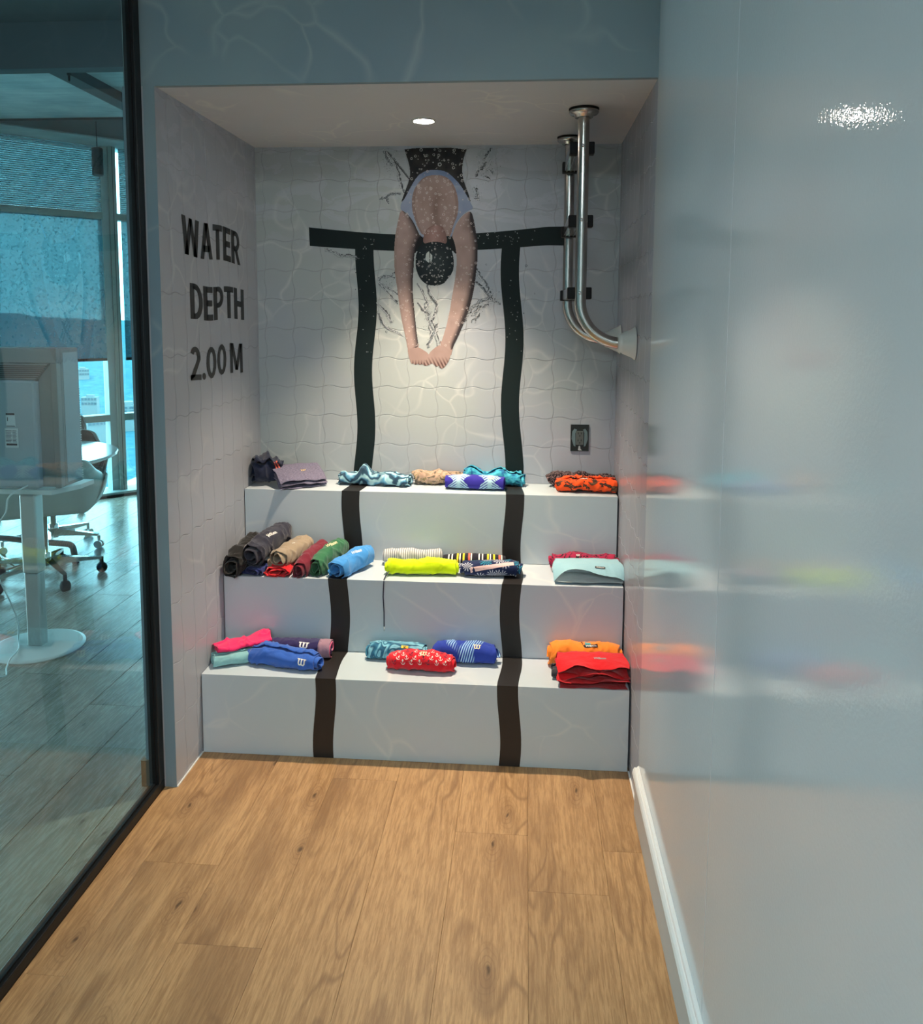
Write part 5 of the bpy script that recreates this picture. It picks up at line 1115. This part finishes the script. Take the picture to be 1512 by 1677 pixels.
def star_base(par, n, r, a0, castor, zleg=0.115):
    for k in range(n):
        a = a0 + 2 * math.pi * k / n; c, s = math.cos(a), math.sin(a)
        bm = bmesh.new(); q = (-s, c)
        def ringp(d, hw, zt, zb): return [bm.verts.new((c * d + q[0] * w_, s * d + q[1] * w_, z)) for w_, z in ((-hw, zt), (hw, zt), (hw * .7, zb), (-hw * .7, zb))]
        r0 = ringp(0.02, 0.022, zleg + 0.020, zleg - 0.035); r1 = ringp(r * .55, 0.018, zleg, zleg - 0.030); r2 = ringp(r, 0.013, zleg - 0.018, zleg - 0.034)
        for A_, B_ in ((r0, r1), (r1, r2)):
            for i in range(4): j = (i + 1) % 4; bm.faces.new((A_[i], A_[j], B_[j], B_[i]))
        bm.faces.new(r0[::-1]); bm.faces.new(r2)
        leg = obj('leg', bm, M_chrome, par)
        bm = bmesh.new()
        if castor == 'twin':
            for w_ in (-0.016, 0.016):
                ctr = Vector((c * r + q[0] * w_, s * r + q[1] * w_, 0.027)); ax = Vector((q[0], q[1], 0))
                tube(bm, [ctr - ax * 0.008, ctr + ax * 0.008], 0.026, 20)
            tube(bm, [(c * r, s * r, 0.03), (c * r, s * r, zleg - 0.03)], 0.010, 12); cs_ = obj('castor', bm, M_alu, leg)
        elif castor == 'dome':
            ctr = Vector((c * r, s * r, 0.031)); ax = Vector((q[0], q[1], 0)); tube(bm, [ctr - ax * 0.024, ctr - ax * 0.018, ctr, ctr + ax * 0.018, ctr + ax * 0.024], [0.020, 0.029, 0.031, 0.029, 0.020], 22)
            tube(bm, [(c * r, s * r, 0.04), (c * r, s * r, zleg - 0.02)], 0.011, 12); obj('castor', bm, M_rubber, leg, True)
        else:
            tube(bm, bez([(c * (r - .03), s * (r - .03), zleg - 0.025), (c * r, s * r, zleg - .04), (c * (r + .02), s * (r + .02), 0.002)]), 0.016, 12); obj('glide', bm, M_rubber, leg, True)
    bm = bmesh.new(); tube(bm, [(0, 0, 0.07), (0, 0, 0.16), (0, 0, 0.165), (0, 0, 0.41)], [0.030, 0.032, 0.020, 0.020], 20); obj('column', bm, M_chrome, par, True)
def shell_chair(x, y, rz, base_ang, castor, label, n=5, mat=None, zleg=0.115):
    c = empty('shell_armchair', (x, y, 0), R(rz), label, 'chair', 'chairs around the office table')
    o = link('shell', shell_mesh(), mat or M_shell, c, True); o.scale = (1, 1, 0.93); m = o.modifiers.new('thickness', 'SOLIDIFY'); m.thickness = 0.008; m.offset = -1
    o = link('seat_pad', shell_mesh(0.010), M_pad, c, True); o.scale = (0.97, 0.97, 0.915); o.location = (0, 0, 0.010); m = o.modifiers.new('thickness', 'SOLIDIFY'); m.thickness = 0.006
    star_base(c, n, 0.30, R(base_ang - rz), castor, zleg); return c
shell_chair(-2.775, 4.46, -150, -40, 'dome', 'white shell armchair with polished star base and black dome castors, back towards the glass')
shell_chair(-3.10, 5.09, 20, -68.5, 'twin', 'white shell armchair with twin wheel castors on the window side of the round table')
st_ = empty('side_table', (-3.52, 4.77, 0), 0, 'grey footed side table reaching in from the left frame edge', 'table')
bm = bmesh.new(); tube(bm, bez([(0.0, 0, 0.14), (0.25, 0, 0.148), (0.50, 0, 0.130), (0.68, 0, 0.122), (0.725, 0, 0.112), (0.738, 0, 0.085), (0.748, 0, 0.02)]), 0.019, 14); f_ = obj('foot', bm, plain('grey_foot_paint', (0.10, 0.11, 0.11), 0.4), st_, True)
bm = bmesh.new(); tube(bm, [(0.746, 0, 0.035), (0.750, 0, 0.0)], 0.021, 14); obj('glide', bm, M_rubber, f_)
bm = bmesh.new(); tube(bm, [(0, 0, 0.0), (0, 0, 0.64)], 0.03, 16); obj('column', bm, M_alu, st_)
bm = bmesh.new(); lathe(bm, [(0.001, 0.64), (0.20, 0.64), (0.20, 0.66), (0.001, 0.66)], 40, 'Z', (-0.15, 0, 0)); obj('table_top', bm, M_whiteplastic, st_)
shell_chair(-3.72, 5.95, 0, 10, 'twin', 'dark perforated back chair behind the round table', 5, plain('dark_mesh_back', (0.03, 0.035, 0.035), 0.6))

# ------------------------------------------------------------------ hills and buildings outside
def hills():
    nx, ny = 90, 60; vs = []; fs = []
    for j in range(ny):
        for i in range(nx):
            d = 60 + 900 * (j / (ny - 1)) ** 1.4; a = R(100 + 75 * i / (nx - 1)); x, y = d * math.cos(a), d * math.sin(a)
            h = 22 * nz3(x * .006, y * .006, 1) + 8 * nz3(x * .02, y * .02, 3) + 3 * nz3(x * .07, y * .07, 6)
            z = -55 + (d / 960) ** 1.3 * 50 + h * (0.22 + 0.25 * d / 960); vs.append((x, y, z))
    for j in range(ny - 1):
        for i in range(nx - 1): a = j * nx + i; fs.append((a, a + 1, a + nx + 1, a + nx))
    me = bpy.data.meshes.new('hills'); me.from_pydata(vs, [], fs); me.update()
    t = NT('haze_tinted_hills'); g = t.n('NewGeometry'); P = g.outputs['Position']
    k = t.noise(P, 0.33, 6, 0.75).outputs[0]; col = t.ramp(k, [(0.36, (0.030, 0.085, 0.115)), (0.50, (0.042, 0.110, 0.14)), (0.66, (0.075, 0.15, 0.17))])  # aerial haze put into the colour: bluish and low in contrast
    t.set(Base_Color=col, Roughness=1.0); t.b.inputs['Specular IOR Level'].default_value = 0
    return link('hillside', me, t.m, None, True)
tag(hills(), 'hazy forested hillside seen through the office windows', kind='structure')
M_bld = plain('pale_building', (0.13, 0.15, 0.155), 0.8); M_bwin = plain('building_window', (0.03, 0.06, 0.08), 0.6)
def building(az, dist, z, w_, h_, floors, label, rz=0.3):
    x, y = dist * math.cos(R(az)), dist * math.sin(R(az)); b = empty('apartment_building', (x, y, z), rz, label, 'building', 'distant buildings on the hillside')
    bm = bmesh.new(); bx(bm, -w_ / 2, w_ / 2, -w_ * .3, w_ * .3, -6, h_); bx(bm, -w_ * .2, w_ * .25, -w_ * .2, w_ * .2, h_, h_ + h_ * .25); obj('walls', bm, M_bld, b)
    for f in range(floors):
        bm = bmesh.new()
        for q in range(5): xx = -w_ / 2 + w_ * (q + .18) / 5; bx(bm, xx, xx + w_ * .13, -w_ * .3 - .2, -w_ * .3 + .1, h_ * (f + .3) / floors, h_ * (f + .8) / floors)
        obj('window_row', bm, M_bwin, b)
# placed by where they stand on the hillside
def place(px_az, el, dist, *a, **k): building(px_az, dist, 1.55 + dist * math.tan(R(el)) , *a, **k)
place(116.9, -6.9, 330, 12, 5.5, 4, 'flat roofed pale building on the hillside at the right office window', rz=0.5)
place(120.4, -5.4, 380, 9, 5, 3, 'pale block left of the window mullion on the hillside', rz=0.4)
place(118.9, -5.9, 360, 6, 3.5, 2, 'small pale house beside the mullion on the hillside', rz=0.2)
place(118.6, -7.2, 300, 6, 3, 2, 'low pale house lower on the hillside', rz=0.7)
place(119.3, -4.0, 460, 6, 3.5, 2, 'tiny pale house high on the hillside', rz=0.7)
